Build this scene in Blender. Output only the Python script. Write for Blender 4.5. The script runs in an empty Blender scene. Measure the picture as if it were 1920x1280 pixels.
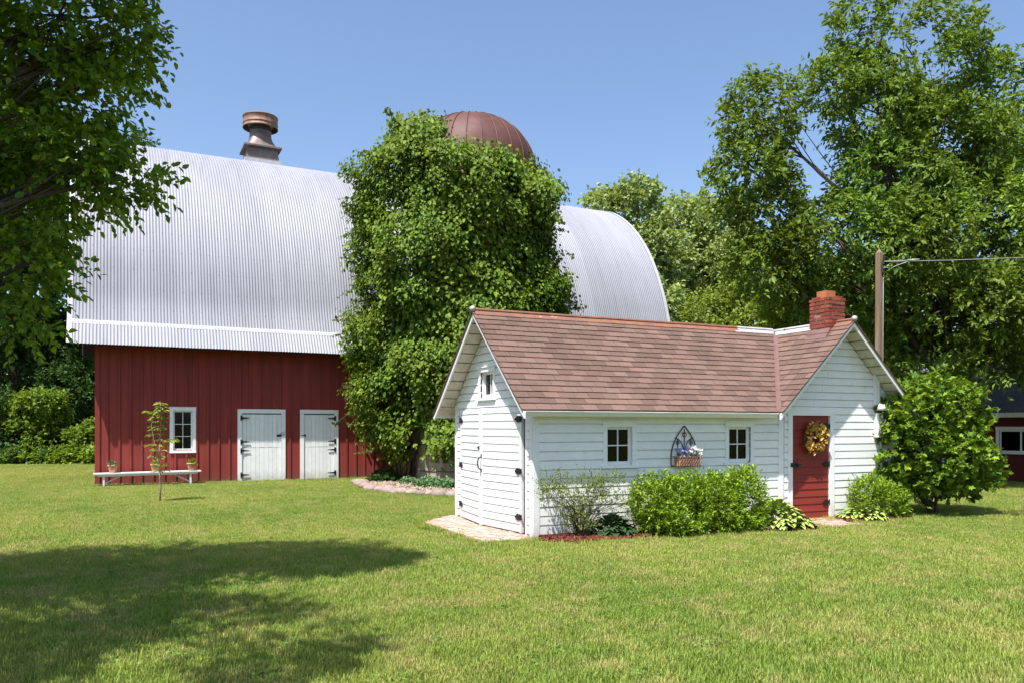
import bpy, math, random
import numpy as np
from mathutils import Vector, Matrix

# ------------------------------------------------------------------ camera, sky, sun, exposure
SC = bpy.context.scene
TH = .443
CT, ST = math.cos(TH), math.sin(TH)
F, HZ, HC = 1500., 800., 1.6                      # focal length and horizon in photo pixels, eye height in metres
CAM = np.array([-(.32*CT+11.5*ST), -(-.32*ST+11.5*CT), HC])
cd = bpy.data.cameras.new('camera'); cam = bpy.data.objects.new('camera', cd)
SC.collection.objects.link(cam); SC.camera = cam
cam.location = CAM; cam.rotation_euler = (math.pi/2, 0, -TH)
cd.sensor_width = 36; cd.lens = F/1920*36; cd.shift_y = (HZ-640)/1920; cd.clip_end = 2000; cd.clip_start = .05

SUN = Vector((1, .65, -2.5)).normalized()
world = bpy.data.worlds.new('World'); SC.world = world; world.use_nodes = True
wn = world.node_tree; bg = wn.nodes['Background']
sky = wn.nodes.new('ShaderNodeTexSky'); sky.sky_type = 'NISHITA'; sky.sun_disc = False
sky.sun_elevation = math.asin(-SUN.z); sky.sun_rotation = math.atan2(-SUN.x, -SUN.y)
sky.air_density = 1.0; sky.dust_density = 2.2; sky.ozone_density = 3.2; sky.altitude = 300
wn.links.new(sky.outputs[0], bg.inputs[0]); bg.inputs[1].default_value = .104
sl = bpy.data.lights.new('sun', 'SUN'); sl.energy = 4.5; sl.angle = math.radians(.53); sl.color = (1, .965, .91)
so = bpy.data.objects.new('sun', sl); SC.collection.objects.link(so)
so.rotation_euler = SUN.to_track_quat('-Z', 'Y').to_euler(); so.location = (-20, -12, 50)
vs = SC.view_settings; vs.view_transform = 'Standard'; vs.look = 'None'; vs.gamma = 1; vs.exposure = 1.1
vs.use_curve_mapping = False
SC.render.engine = 'CYCLES'
SC.cycles.max_bounces = 7; SC.cycles.diffuse_bounces = 3; SC.cycles.glossy_bounces = 3
SC.cycles.transmission_bounces = 4; SC.cycles.transparent_max_bounces = 8

RNG = np.random.default_rng(7)
random.seed(7)
# ------------------------------------------------------------------ layout helpers (photo pixel -> place in the yard)
def c2w(x, d, z=0): return np.array([CAM[0]+x*CT+d*ST, CAM[1]-x*ST+d*CT, z])
def ray(px, py):
    x = (px-960)/F; return np.array([x*CT+ST, -x*ST+CT, (HZ-py)/F])
def ground(px, py, z=0.):
    r = ray(px, py); return CAM+r*((z-HC)/r[2])
def at(px, py, d): return CAM+ray(px, py)*d
def onplane(px, py, n, p0):
    r = ray(px, py); n = np.array(n, float); return CAM+r*(n@(np.array(p0, float)-CAM)/(n@r))
def w2p(P):
    P = np.asarray(P, float)-CAM
    x = P[..., 0]*CT-P[..., 1]*ST; d = P[..., 0]*ST+P[..., 1]*CT
    return np.stack([960+F*x/d, HZ-F*P[..., 2]/d, d], -1)

# ------------------------------------------------------------------ object helpers
def link(o, parent=None):
    SC.collection.objects.link(o)
    if parent is not None: o.parent = parent
    return o
def tag(o, label=None, cat=None, group=None, kind=None):
    if label: o['label'] = label
    if cat: o['category'] = cat
    if group: o['group'] = group
    if kind: o['kind'] = kind
    return o
def thing(name, label, cat, loc=(0, 0, 0), rz=0, group=None):
    o = bpy.data.objects.new(name, None); o.empty_display_size = .2
    o.location = [float(a) for a in loc]; o.rotation_euler = (0, 0, rz); link(o)
    return tag(o, label, cat, group)
def group_part(name, parent):
    o = bpy.data.objects.new(name, None); o.empty_display_size = .1
    return link(o, parent)

class MB:
    def __init__(s): s.v = []; s.f = []; s.m = []
    def add(s, vs, fs, m=0):
        b = len(s.v); s.v += [tuple(map(float, p)) for p in vs]
        s.f += [tuple(b+i for i in f) for f in fs]; s.m += [m]*len(fs); return s
    def box(s, lo, hi, R=None, c=None, m=0):
        x0, y0, z0 = lo; x1, y1, z1 = hi
        vs = [(x0, y0, z0), (x1, y0, z0), (x1, y1, z0), (x0, y1, z0), (x0, y0, z1), (x1, y0, z1), (x1, y1, z1), (x0, y1, z1)]
        if R is not None:
            R = np.array(R); c = np.zeros(3) if c is None else np.array(c); vs = [R@np.array(p)+c for p in vs]
        return s.add(vs, [(0, 3, 2, 1), (4, 5, 6, 7), (0, 1, 5, 4), (1, 2, 6, 5), (2, 3, 7, 6), (3, 0, 4, 7)], m)
    def hexa(s, p, m=0):      # 8 corners, bottom ring then top ring
        return s.add(p, [(0, 3, 2, 1), (4, 5, 6, 7), (0, 1, 5, 4), (1, 2, 6, 5), (2, 3, 7, 6), (3, 0, 4, 7)], m)
    def bar(s, a, b, w, t, up=(0, 0, 1), m=0):   # box from a to b, w wide, t along up
        a = np.array(a, float); b = np.array(b, float); d = b-a; d /= np.linalg.norm(d)
        x = np.cross(d, up); n = np.linalg.norm(x)
        x = np.array((1, 0, 0)) if n < 1e-6 else x/n
        u = np.cross(x, d); ps = []
        for e in (a, b):
            for i, j in ((-1, -1), (1, -1), (1, 1), (-1, 1)): ps.append(e+x*i*w/2+u*j*t/2)
        return s.hexa(ps, m)
    def tube(s, pts, rad, n=8, m=0, cap=True):
        pts = np.array(pts, float); k = len(pts)
        if np.isscalar(rad): rad = [rad]*k
        b = len(s.v); prev = None
        for i in range(k):
            d = pts[min(i+1, k-1)]-pts[max(i-1, 0)]; d = d/(np.linalg.norm(d)+1e-12)
            if prev is None: prev = np.cross(d, (0, 0, 1) if abs(d[2]) < .9 else (1, 0, 0))
            x = prev-d*(prev@d); x /= np.linalg.norm(x)+1e-12; prev = x; y = np.cross(d, x)
            for j in range(n):
                a = 2*math.pi*j/n; s.v.append(tuple(pts[i]+rad[i]*(math.cos(a)*x+math.sin(a)*y)))
        for i in range(k-1):
            for j in range(n):
                j2 = (j+1) % n; s.f.append((b+i*n+j, b+i*n+j2, b+(i+1)*n+j2, b+(i+1)*n+j)); s.m.append(m)
        if cap:
            s.f.append(tuple(b+j for j in reversed(range(n)))); s.m.append(m)
            s.f.append(tuple(b+(k-1)*n+j for j in range(n))); s.m.append(m)
        return s
    def lathe(s, prof, n=24, c=(0, 0, 0), m=0, a0=0, a1=2*math.pi):
        full = abs(a1-a0-2*math.pi) < 1e-6; cols = n if full else n+1; b = len(s.v)
        for r, z in prof:
            for j in range(cols):
                a = a0+(a1-a0)*j/n; s.v.append((c[0]+r*math.cos(a), c[1]+r*math.sin(a), c[2]+z))
        for i in range(len(prof)-1):
            for j in range(n):
                j2 = (j+1) % cols; s.f.append((b+i*cols+j, b+i*cols+j2, b+(i+1)*cols+j2, b+(i+1)*cols+j)); s.m.append(m)
        return s
    def prism(s, poly, d, m=0):     # planar 3-D polygon extruded by vector d
        n = len(poly); d = np.array(d); p = [np.array(q, float) for q in poly]
        return s.add(p+[q+d for q in p], [tuple(reversed(range(n))), tuple(range(n, 2*n))]+[(i, (i+1) % n, n+(i+1) % n, n+i) for i in range(n)], m)
    def mesh(s, name, mats, smooth=False):
        me = bpy.data.meshes.new(name); me.from_pydata(s.v, [], s.f)
        if not isinstance(mats, (list, tuple)): mats = [mats]
        for q in mats: me.materials.append(q)
        if len(mats) > 1: me.polygons.foreach_set('material_index', s.m)
        if smooth: me.polygons.foreach_set('use_smooth', [True]*len(s.f))
        me.update(); return me
    def build(s, name, mats, parent=None, smooth=False):
        return link(bpy.data.objects.new(name, s.mesh(name, mats, smooth)), parent)

def np_mesh(name, V, polys, mat, smooth=True):
    """V (n,k,3) copies of one template whose faces are polys"""
    n, k, _ = V.shape
    me = bpy.data.meshes.new(name)
    me.vertices.add(n*k); me.vertices.foreach_set('co', np.ascontiguousarray(V, dtype=np.float32).ravel())
    lens = np.array([len(p) for p in polys]); tot = int(lens.sum())
    flat = np.concatenate([np.array(p) for p in polys])
    idx = (flat[None, :]+(np.arange(n)*k)[:, None]).ravel().astype(np.int32)
    me.loops.add(n*tot); me.loops.foreach_set('vertex_index', idx)
    st = np.concatenate([[0], np.cumsum(lens)[:-1]])
    starts = (st[None, :]+(np.arange(n)*tot)[:, None]).ravel().astype(np.int32)
    me.polygons.add(n*len(polys)); me.polygons.foreach_set('loop_start', starts)
    me.polygons.foreach_set('use_smooth', np.full(n*len(polys), smooth))
    me.materials.append(mat); me.update(calc_edges=True); return me
def mobj(name, me, parent=None, loc=None):
    o = bpy.data.objects.new(name, me); link(o, parent)
    if loc is not None: o.location = [float(a) for a in loc]
    return o
def place(name, me, M, parent=None):
    o = bpy.data.objects.new(name, me); link(o, parent); o.matrix_local = Matrix(np.array(M).tolist()); return o
def frame(o, ex, ey, ez):
    M = np.eye(4); M[:3, 0] = ex; M[:3, 1] = ey; M[:3, 2] = ez; M[:3, 3] = o; return M

# ------------------------------------------------------------------ materials
def nodes(name):
    m = bpy.data.materials.new(name); m.use_nodes = True; nt = m.node_tree
    return m, nt, nt.nodes['Principled BSDF'], nt.nodes['Material Output']
def N(nt, t, **kw):
    n = nt.nodes.new(t)
    for k, v in kw.items(): setattr(n, k, v)
    return n
def mixc(nt, fac, a, b, mode='MIX'):
    n = nt.nodes.new('ShaderNodeMix'); n.data_type = 'RGBA'; n.blend_type = mode
    for sock, v in ((n.inputs[0], fac), (n.inputs[6], a), (n.inputs[7], b)):
        if hasattr(v, 'is_linked') or hasattr(v, 'links'): nt.links.new(v, sock)
        elif isinstance(v, (int, float)): sock.default_value = v
        else: sock.default_value = (*v, 1)
    return n.outputs[2]
def ramp(nt, src, stops):
    r = nt.nodes.new('ShaderNodeValToRGB'); e = r.color_ramp.elements
    while len(e) < len(stops): e.new(.5)
    for q, (p, c) in zip(e, stops):
        q.position = p; q.color = (c, c, c, 1) if isinstance(c, (int, float)) else (*c, 1)
    nt.links.new(src, r.inputs[0]); return r.outputs[0]
def noise(nt, scale, detail=4, rough=.6, coord='Object', stretch=None, pos=False):
    n = nt.nodes.new('ShaderNodeTexNoise'); n.inputs['Scale'].default_value = scale
    n.inputs['Detail'].default_value = detail; n.inputs['Roughness'].default_value = rough
    if pos: src = nt.nodes.new('ShaderNodeNewGeometry').outputs['Position']
    else: src = nt.nodes.new('ShaderNodeTexCoord').outputs[coord]
    if stretch:
        mp = nt.nodes.new('ShaderNodeMapping'); mp.inputs['Scale'].default_value = stretch
        nt.links.new(src, mp.inputs[0]); src = mp.outputs[0]
    nt.links.new(src, n.inputs['Vector']); return n.outputs[0]
def bump(nt, bs, h, strength=.3, dist=.01):
    b = nt.nodes.new('ShaderNodeBump'); b.inputs['Strength'].default_value = strength; b.inputs['Distance'].default_value = dist
    nt.links.new(h, b.inputs['Height']); nt.links.new(b.outputs[0], bs.inputs['Normal'])
def surf(name, a, b, scale=6, lo=.35, hi=.7, rough=.6, stretch=None, third=None, tscale=2, tlo=.6, thi=.7, tstretch=None,
         vary=.0, bmp=0, bscale=40, bdist=.004, bstretch=None, metal=0, spec=.4, island=False, wear=None, splash=None):
    m, nt, bs, out = nodes(name)
    f = ramp(nt, noise(nt, scale, stretch=stretch, pos=True), [(lo, 0.), (hi, 1.)])
    c = mixc(nt, f, a, b)
    if third:
        g = ramp(nt, noise(nt, tscale, 6, .65, stretch=tstretch, pos=True), [(tlo, 0.), (thi, 1.)])
        c = mixc(nt, g, c, third)
    if wear:      # (colour, scale, stretch, lo, hi) chips and scuffs
        g = ramp(nt, noise(nt, wear[1], 5, .7, stretch=wear[2], pos=True), [(wear[3], 0.), (wear[4], 1.)]); c = mixc(nt, g, c, wear[0])
    if splash:    # soil thrown up against the lowest boards
        sp = N(nt, 'ShaderNodeSeparateXYZ'); nt.links.new(N(nt, 'ShaderNodeNewGeometry').outputs['Position'], sp.inputs[0])
        ad = N(nt, 'ShaderNodeMath', operation='MULTIPLY_ADD'); nt.links.new(noise(nt, 7, 5, .7, pos=True), ad.inputs[0]); ad.inputs[1].default_value = -.55; nt.links.new(sp.outputs[2], ad.inputs[2])
        g = ramp(nt, ad.outputs[0], [(0, 0.), (1, 1.)]); g2 = N(nt, 'ShaderNodeMapRange'); nt.links.new(ad.outputs[0], g2.inputs[0]); g2.inputs[1].default_value = .06; g2.inputs[2].default_value = -.28; g2.inputs[3].default_value = 0; g2.inputs[4].default_value = splash[1]
        c = mixc(nt, g2.outputs[0], c, splash[0])
    if vary:
        rnd = (N(nt, 'ShaderNodeNewGeometry').outputs['Random Per Island'] if island else N(nt, 'ShaderNodeObjectInfo').outputs['Random'])
        v = ramp(nt, rnd, [(0, 1-vary), (1, 1+vary)])
        # ramp clamps at 1, so scale afterwards
        c = mixc(nt, 1.0, c, v, 'MULTIPLY')
    nt.links.new(c, bs.inputs['Base Color'])
    bs.inputs['Roughness'].default_value = rough; bs.inputs['Metallic'].default_value = metal
    bs.inputs['Specular IOR Level'].default_value = spec
    if bmp: bump(nt, bs, noise(nt, bscale, 5, .6, stretch=bstretch, pos=True), bmp, bdist)
    return m
def plain(name, c, rough=.5, metal=0, spec=.4):
    return surf(name, c, tuple(x*.8 for x in c), 9, rough=rough, metal=metal, spec=spec)
def leafmat(name, cols, trans=.3, rough=.42, tint=(1.25, 1.15, .45), spec=.25, big=None, gain=1.6):
    """cols: dark to light leaf colours picked per leaf"""
    m, nt, bs, out = nodes(name)
    rnd = N(nt, 'ShaderNodeNewGeometry').outputs['Random Per Island']
    cols = [tuple(q*gain for q in c) for c in cols]; k = len(cols); c = ramp(nt, rnd, [(i/(k-1), q) for i, q in enumerate(cols)])
    if big:
        g = ramp(nt, noise(nt, big[0], 3, .5, pos=True), [(.38, 0.), (.62, 1.)]); c = mixc(nt, g, c, mixc(nt, .5, c, big[1]))
    nt.links.new(c, bs.inputs['Base Color']); bs.inputs['Roughness'].default_value = rough+.1
    bs.inputs['Specular IOR Level'].default_value = spec*.5
    tr = N(nt, 'ShaderNodeBsdfTranslucent'); nt.links.new(mixc(nt, 1.0, c, tint, 'MULTIPLY'), tr.inputs[0])
    mx = N(nt, 'ShaderNodeMixShader'); mx.inputs[0].default_value = trans
    nt.links.new(bs.outputs[0], mx.inputs[1]); nt.links.new(tr.outputs[0], mx.inputs[2]); nt.links.new(mx.outputs[0], out.inputs[0])
    return m
def glassmat(name, tintc=(.55, .6, .62)):
    m, nt, bs, out = nodes(name)
    lw = N(nt, 'ShaderNodeLayerWeight'); lw.inputs[0].default_value = .5
    pw = N(nt, 'ShaderNodeMath', operation='POWER'); nt.links.new(lw.outputs['Facing'], pw.inputs[0]); pw.inputs[1].default_value = 4.5
    fr = N(nt, 'ShaderNodeMath', operation='MULTIPLY_ADD'); nt.links.new(pw.outputs[0], fr.inputs[0]); fr.inputs[1].default_value = .7; fr.inputs[2].default_value = .02
    tp = N(nt, 'ShaderNodeBsdfTransparent'); tp.inputs[0].default_value = (*tintc, 1)
    gl = N(nt, 'ShaderNodeBsdfGlossy'); gl.inputs['Roughness'].default_value = .03
    bnm = N(nt, 'ShaderNodeBump'); bnm.inputs['Strength'].default_value = .12; bnm.inputs['Distance'].default_value = .02
    nt.links.new(noise(nt, 5, 2, .5, pos=True), bnm.inputs['Height']); nt.links.new(bnm.outputs[0], gl.inputs['Normal'])
    mx = N(nt, 'ShaderNodeMixShader'); nt.links.new(fr.outputs[0], mx.inputs[0])
    nt.links.new(tp.outputs[0], mx.inputs[1]); nt.links.new(gl.outputs[0], mx.inputs[2]); nt.links.new(mx.outputs[0], out.inputs[0])
    return m

M = {}
M['white'] = surf('white_paint', (.80, .80, .80), (.74, .745, .74), 5, third=(.52, .50, .45), tscale=7, tlo=.64, thi=.78, rough=.5, vary=.04, bmp=.35, bscale=60, bdist=.003, bstretch=(.3, .3, 1), wear=((.40, .37, .32), 26, (.5, .5, 2.2), .68, .74), splash=((.36, .31, .24), .55))
M['whitev'] = surf('white_paint_door', (.80, .80, .80), (.73, .735, .73), 5, third=(.50, .47, .42), tscale=9, tlo=.64, thi=.76, tstretch=(1, 1, .15), rough=.55, vary=.05, bmp=.35, bscale=50, bdist=.003, bstretch=(1, 1, .1), wear=((.36, .32, .27), 24, (2.2, 2.2, .3), .68, .75), splash=((.36, .31, .24), .6))
M['soffit'] = surf('soffit_paint', (.66, .63, .56), (.52, .49, .42), 8, third=(.36, .31, .24), tscale=12, tlo=.58, thi=.72, rough=.7)
M['red'] = surf('barn_red_paint', (.255, .038, .028), (.185, .033, .027), 3.0, stretch=(4, 4, .25), third=(.275, .066, .056), tscale=7, tstretch=(3, 3, .12), tlo=.55, thi=.8, rough=.72, vary=.07, bmp=.35, bscale=30, bdist=.004, bstretch=(3, 3, .12), spec=.25, wear=((.40, .20, .18), 11, (7, 7, .10), .71, .76), splash=((.13, .07, .05), .6))
M['reddoor'] = surf('red_door_paint', (.235, .030, .022), (.18, .027, .02), 4, stretch=(.3, .3, 3), rough=.55, vary=.05, bmp=.25, bscale=40, bdist=.003, bstretch=(.3, .3, 3), spec=.3)
M['darkred'] = surf('outbuilding_red_paint', (.125, .018, .020), (.085, .015, .018), 3, stretch=(1, .2, 3), rough=.7, spec=.25)
M['metal'] = surf('galvanised_roof_steel', (.250, .256, .290), (.224, .230, .264), 1.6, stretch=(1, .3, .3), third=(.192, .198, .226), tscale=3, tlo=.5, thi=.75, tstretch=(1.5, .2, .2), rough=.55, vary=.07, spec=.35, wear=((.20, .15, .12), 5, (1, .25, .25), .70, .80))
M['metalwhite'] = plain('white_flashing', (.44, .445, .48), .5)
M['ventmetal'] = surf('weathered_vent_steel', (.12, .115, .125), (.14, .075, .05), 2.2, lo=.42, hi=.62, stretch=(2.5, 2.5, .6), third=(.07, .068, .078), tscale=2.5, tlo=.5, thi=.65, rough=.55, metal=.35, bmp=.2, bscale=20)
M['ventpale'] = surf('vent_pale_steel', (.20, .175, .16), (.15, .10, .08), 3, stretch=(2.5, 2.5, .7), third=(.21, .095, .055), tscale=2.0, tlo=.5, thi=.7, rough=.5, metal=.3)
M['ventrust'] = surf('vent_rusty_band', (.20, .085, .05), (.24, .165, .13), 2.4, stretch=(3, 3, .8), third=(.17, .085, .06), tscale=4, tlo=.55, thi=.7, rough=.6, metal=.2)
M['dome'] = surf('rusted_dome_sheet', (.082, .031, .025), (.104, .045, .037), 1.5, stretch=(1, 1, .6), third=(.118, .062, .053), tscale=2.5, tlo=.52, thi=.72, rough=.6, vary=.09, bmp=.25, bscale=9, metal=0, spec=.25)
M['domerib'] = plain('dome_rib_rust', (.10, .045, .035), .6)
M['shingle'] = surf('asphalt_shingle', (.142, .088, .070), (.110, .069, .056), 2.2, third=(.176, .116, .094), tscale=260, tlo=.5, thi=.62, rough=.9, vary=.2, bmp=.5, bscale=300, bdist=.003, spec=.15)
M['shinglej'] = surf('asphalt_shingle_joined', (.142, .088, .070), (.110, .069, .056), 2.2, third=(.176, .116, .094), tscale=260, tlo=.5, thi=.62, rough=.9, vary=.2, bmp=.5, bscale=300, bdist=.003, spec=.15, island=True)
M['greyshingle'] = surf('grey_shingle', (.12, .125, .15), (.09, .095, .12), 8, third=(.17, .175, .20), tscale=30, tlo=.5, thi=.62, rough=.9, vary=.12, island=True, spec=.2)
M['ridge'] = surf('rusty_ridge_cap', (.24, .10, .055), (.17, .085, .06), 6, lo=.4, hi=.6, third=(.50, .47, .44), tscale=2.6, tlo=.64, thi=.69, tstretch=(1, 1, 3), rough=.6)
M['ridgew'] = surf('white_ridge_cap', (.44, .45, .46), (.34, .33, .32), 6, third=(.28, .13, .08), tscale=5, tlo=.6, thi=.68, rough=.55)
M['valley'] = surf('brown_valley_metal', (.15, .085, .075), (.19, .115, .10), 4, third=(.42, .30, .24), tscale=9, tlo=.68, thi=.74, rough=.5)
M['brick'] = surf('chimney_brick', (.27, .070, .040), (.20, .056, .040), 14, third=(.16, .06, .05), tscale=10, tlo=.55, thi=.7, rough=.88, vary=.24, bmp=.5, bscale=70, bdist=.005, spec=.2)
M['mortar'] = surf('mortar', (.34, .23, .18), (.25, .15, .115), 30, rough=.95, bmp=.6, bscale=60, bdist=.01, spec=.1)
M['clay'] = surf('clay_flue', (.42, .15, .065), (.34, .12, .06), 8, rough=.8, bmp=.2, spec=.2)
M['paver'] = surf('patio_brick', (.45, .28, .23), (.38, .22, .18), 12, third=(.55, .42, .36), tscale=16, tlo=.5, thi=.65, rough=.92, vary=.16, bmp=.5, bscale=60, bdist=.004, spec=.15)
M['sand'] = surf('joint_sand', (.25, .18, .13), (.16, .13, .08), 25, rough=.95, spec=.1)
M['stave'] = surf('concrete_stave', (.42, .37, .28), (.34, .29, .21), 5, third=(.24, .19, .12), tscale=3, tlo=.52, thi=.68, tstretch=(2, 2, .4), rough=.9, vary=.1, bmp=.4, bscale=35, bdist=.006, spec=.15)
M['stone'] = surf('field_stone', (.25, .19, .16), (.19, .155, .145), 7, third=(.30, .23, .19), tscale=5, tlo=.5, thi=.62, rough=.85, vary=.2, bmp=.5, bscale=25, bdist=.01, spec=.2)
M['gravel'] = surf('gravel_chip', (.34, .26, .19), (.24, .18, .13), 10, rough=.92, vary=.35, island=True, spec=.15)
M['mulch'] = surf('red_mulch', (.12, .034, .022), (.075, .024, .016), 12, rough=.95, vary=.4, island=True, spec=.1)
M['soil'] = surf('bed_soil', (.06, .04, .028), (.09, .06, .04), 12, rough=.97, bmp=.6, bscale=40, bdist=.02, spec=.1)
M['black'] = plain('black_iron', (.016, .016, .018), .5, 0, .35)
M['iron'] = surf('dark_wrought_iron', (.028, .026, .025), (.05, .035, .028), 20, rough=.6, metal=.3)
M['copper'] = surf('bronzed_iron', (.13, .06, .045), (.20, .11, .085), 30, rough=.5, metal=.4)
M['glass'] = glassmat('window_glass')
M['terracotta'] = surf('terracotta', (.50, .24, .155), (.42, .19, .12), 20, third=(.55, .36, .27), tscale=14, tlo=.55, thi=.7, rough=.85, spec=.2)
M['bench'] = surf('old_white_bench_paint', (.74, .74, .74), (.62, .62, .61), 7, stretch=(1, 4, 4), rough=.55)
M['pole'] = surf('weathered_pole_wood', (.225, .150, .092), (.155, .105, .068), 6, stretch=(5, 5, .3), third=(.27, .235, .20), tscale=5, tstretch=(5, 5, .2), tlo=.48, thi=.7, rough=.85, bmp=.5, bscale=30, bstretch=(5, 5, .2), bdist=.006, spec=.15)
M['wire'] = plain('grey_cable', (.20, .195, .19), .5)
M['conduit'] = plain('grey_conduit', (.40, .40, .42), .45, .3)
M['whiteplast'] = plain('white_enamel', (.74, .74, .74), .4)
M['bark'] = surf('grey_bark', (.10, .080, .062), (.060, .048, .038), 9, stretch=(3, 3, .5), rough=.95, bmp=.8, bscale=18, bstretch=(3, 3, .5), bdist=.02, spec=.1)
M['twig'] = surf('brown_twig', (.15, .10, .075), (.095, .065, .05), 20, rough=.9, spec=.15)
M['saplingbark'] = surf('young_bark', (.42, .34, .27), (.28, .2, .15), 30, rough=.8)
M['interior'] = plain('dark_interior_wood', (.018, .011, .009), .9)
M['ball'] = plain('grey_finial', (.42, .43, .44), .5, .2)
# foliage
M['l_near'] = leafmat('near_tree_leaf', [(.028, .054, .010), (.044, .080, .012), (.066, .112, .015), (.110, .155, .018)], .48, .45, (1.8, 1.55, .30), .3, gain=2.3)
M['l_ash'] = leafmat('ash_leaf', [(.030, .056, .014), (.046, .082, .016), (.068, .112, .020), (.100, .146, .020)], .30, .48, (1.4, 1.3, .45), .28, (.35, (.12, .15, .02)), gain=2.15)
M['l_bg'] = leafmat('poplar_leaf', [(.056, .078, .028), (.080, .104, .036), (.108, .132, .046)], .3, .5, (1.3, 1.2, .5), .25, gain=3.1)
M['l_dark'] = leafmat('wood_leaf', [(.022, .048, .014), (.035, .072, .018), (.055, .10, .022)], .28, .5, (1.4, 1.4, .5), gain=1.25)
M['l_lime'] = leafmat('sunny_shrub_leaf', [(.085, .15, .022), (.13, .20, .028), (.18, .25, .035)], .38, .5, (1.25, 1.15, .4), gain=1.1)
M['l_yel'] = leafmat('yellow_green_leaf', [(.085, .125, .022), (.12, .165, .028), (.15, .20, .034)], .35, .5, (1.3, 1.15, .4))
M['l_vine'] = leafmat('creeper_leaf', [(.028, .056, .008), (.042, .080, .010), (.062, .112, .012), (.088, .140, .014), (.125, .175, .017)], .26, .42, (1.4, 1.3, .35), .30, (.9, (.15, .19, .018)), gain=1.65)
M['l_bush'] = leafmat('bush_leaf', [(.045, .082, .012), (.075, .125, .016), (.115, .175, .02), (.17, .23, .026)], .35, .42, (1.35, 1.25, .4), .4)
M['l_lbush'] = leafmat('large_bush_leaf', [(.045, .085, .012), (.075, .130, .016), (.115, .185, .02), (.165, .235, .026)], .30, .45, (1.35, 1.2, .35), .28, gain=1.6)
M['l_hedge'] = leafmat('hedge_leaf', [(.045, .085, .010), (.085, .145, .014), (.14, .215, .018), (.21, .29, .024)], .32, .42, (1.35, 1.2, .35), .35, gain=1.7)
M['l_sparse'] = leafmat('sparse_shrub_leaf', [(.06, .09, .02), (.10, .135, .028), (.14, .17, .035)], .3, .5, (1.3, 1.2, .5))
M['l_dkhosta'] = leafmat('dark_hosta_leaf', [(.030, .070, .025), (.045, .095, .032)], .2, .4, gain=.9)
M['l_cover'] = leafmat('ground_cover_leaf', [(.055, .11, .05), (.08, .15, .065), (.11, .18, .08)], .2, .5)
M['l_sap'] = leafmat('sapling_leaf', [(.10, .15, .03), (.15, .19, .04), (.19, .21, .06)], .35, .5)
M['hostac'] = surf('hosta_centre', (.42, .46, .12), (.33, .42, .085), 18, rough=.45, vary=.12)
M['hostae'] = surf('hosta_margin', (.16, .27, .045), (.12, .22, .035), 18, rough=.45, vary=.12)
M['petalw'] = plain('white_petal', (.75, .74, .70), .6)
M['petalb'] = plain('blue_petal', (.22, .24, .50), .6)
M['petalp'] = plain('pink_petal', (.62, .36, .40), .6)
M['petaly'] = surf('yellow_wreath_leaf', (.62, .38, .03), (.45, .22, .02), 30, rough=.6)
M['wreatho'] = surf('orange_wreath_leaf', (.36, .16, .03), (.26, .10, .02), 30, rough=.6)
M['wreathb'] = surf('brown_wreath_twig', (.09, .045, .025), (.14, .08, .03), 30, rough=.8)
M['wreathc'] = surf('cream_wreath_bloom', (.55, .46, .28), (.45, .33, .15), 30, rough=.7)

# ------------------------------------------------------------------ foliage generators
_tab = RNG.random((32, 32, 32))
def vnoise(P, f):
    q = P*f; i = np.floor(q).astype(int); t = q-i; t = t*t*(3-2*t); r = 0
    for a in (0, 1):
        for b in (0, 1):
            for c in (0, 1):
                w = (t[:, 0] if a else 1-t[:, 0])*(t[:, 1] if b else 1-t[:, 1])*(t[:, 2] if c else 1-t[:, 2])
                r = r+w*_tab[(i[:, 0]+a) % 32, (i[:, 1]+b) % 32, (i[:, 2]+c) % 32]
    return r
def nrm(v): return v/(np.linalg.norm(v, axis=-1, keepdims=True)+1e-9)
OVAL = (np.array([(0, 0, 0), (.32, .5, .10), (.72, .36, .06), (1, 0, -.10), (.72, -.36, .06), (.32, -.5, .10)]), [(0, 3, 2, 1), (0, 5, 4, 3)])
DIAM = (np.array([(0, 0, 0), (.45, .5, .10), (1, 0, -.06), (.45, -.5, .10)]), [(0, 2, 1), (0, 3, 2)])
LOBE = (np.array([(0, 0, 0), (.02, .38, .02), (.32, .26, .05), (.50, .55, .0), (.62, .22, .04), (1, 0, -.10), (.62, -.22, .04), (.50, -.55, 0), (.32, -.26, .05), (.02, -.38, .02)]),
        [(0, 5, 4, 3, 2, 1), (0, 9, 8, 7, 6, 5)])
def leaves(P, D, size, width, shape=DIAM, up=.8, rng=RNG, sv=.3):
    """leaf blades at P pointing along D, faces turned mostly upward"""
    n = len(P); e1 = nrm(D); u = nrm(np.array([0, 0, 1.])*up+rng.normal(0, .5, (n, 3)))
    e2 = nrm(np.cross(u, e1)); e3 = np.cross(e1, e2)
    L = size*(1+rng.uniform(-sv, sv, n)); T, F_ = shape
    V = P[:, None, :]+L[:, None, None]*(T[None, :, 0:1]*e1[:, None, :]+width*T[None, :, 1:2]*e2[:, None, :]+T[None, :, 2:3]*e3[:, None, :])
    return V
def sprigs(B, D, length, k, size, width, shape=DIAM, spread=.9, droop=.25, up=.8, rng=RNG, sv=.3):
    n = len(B); D = nrm(D); t = (np.arange(k)+.6)/k
    t = t[None, :]+rng.uniform(-.3/k, .3/k, (n, k)); l = length*(1+rng.uniform(-.35, .35, (n, 1)))
    P = B[:, None, :]+D[:, None, :]*(l*t)[..., None]; P[..., 2] -= droop*l*t*t*.6
    r = nrm(rng.normal(0, 1, (n, k, 3))); side = r-D[:, None, :]*np.sum(r*D[:, None, :], -1, keepdims=True)
    d = D[:, None, :]*(.35+.5*t[..., None])+nrm(side)*spread; d[..., 2] -= droop
    return leaves(P.reshape(-1, 3), d.reshape(-1, 3), size, width, shape, up, rng, sv)
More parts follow.
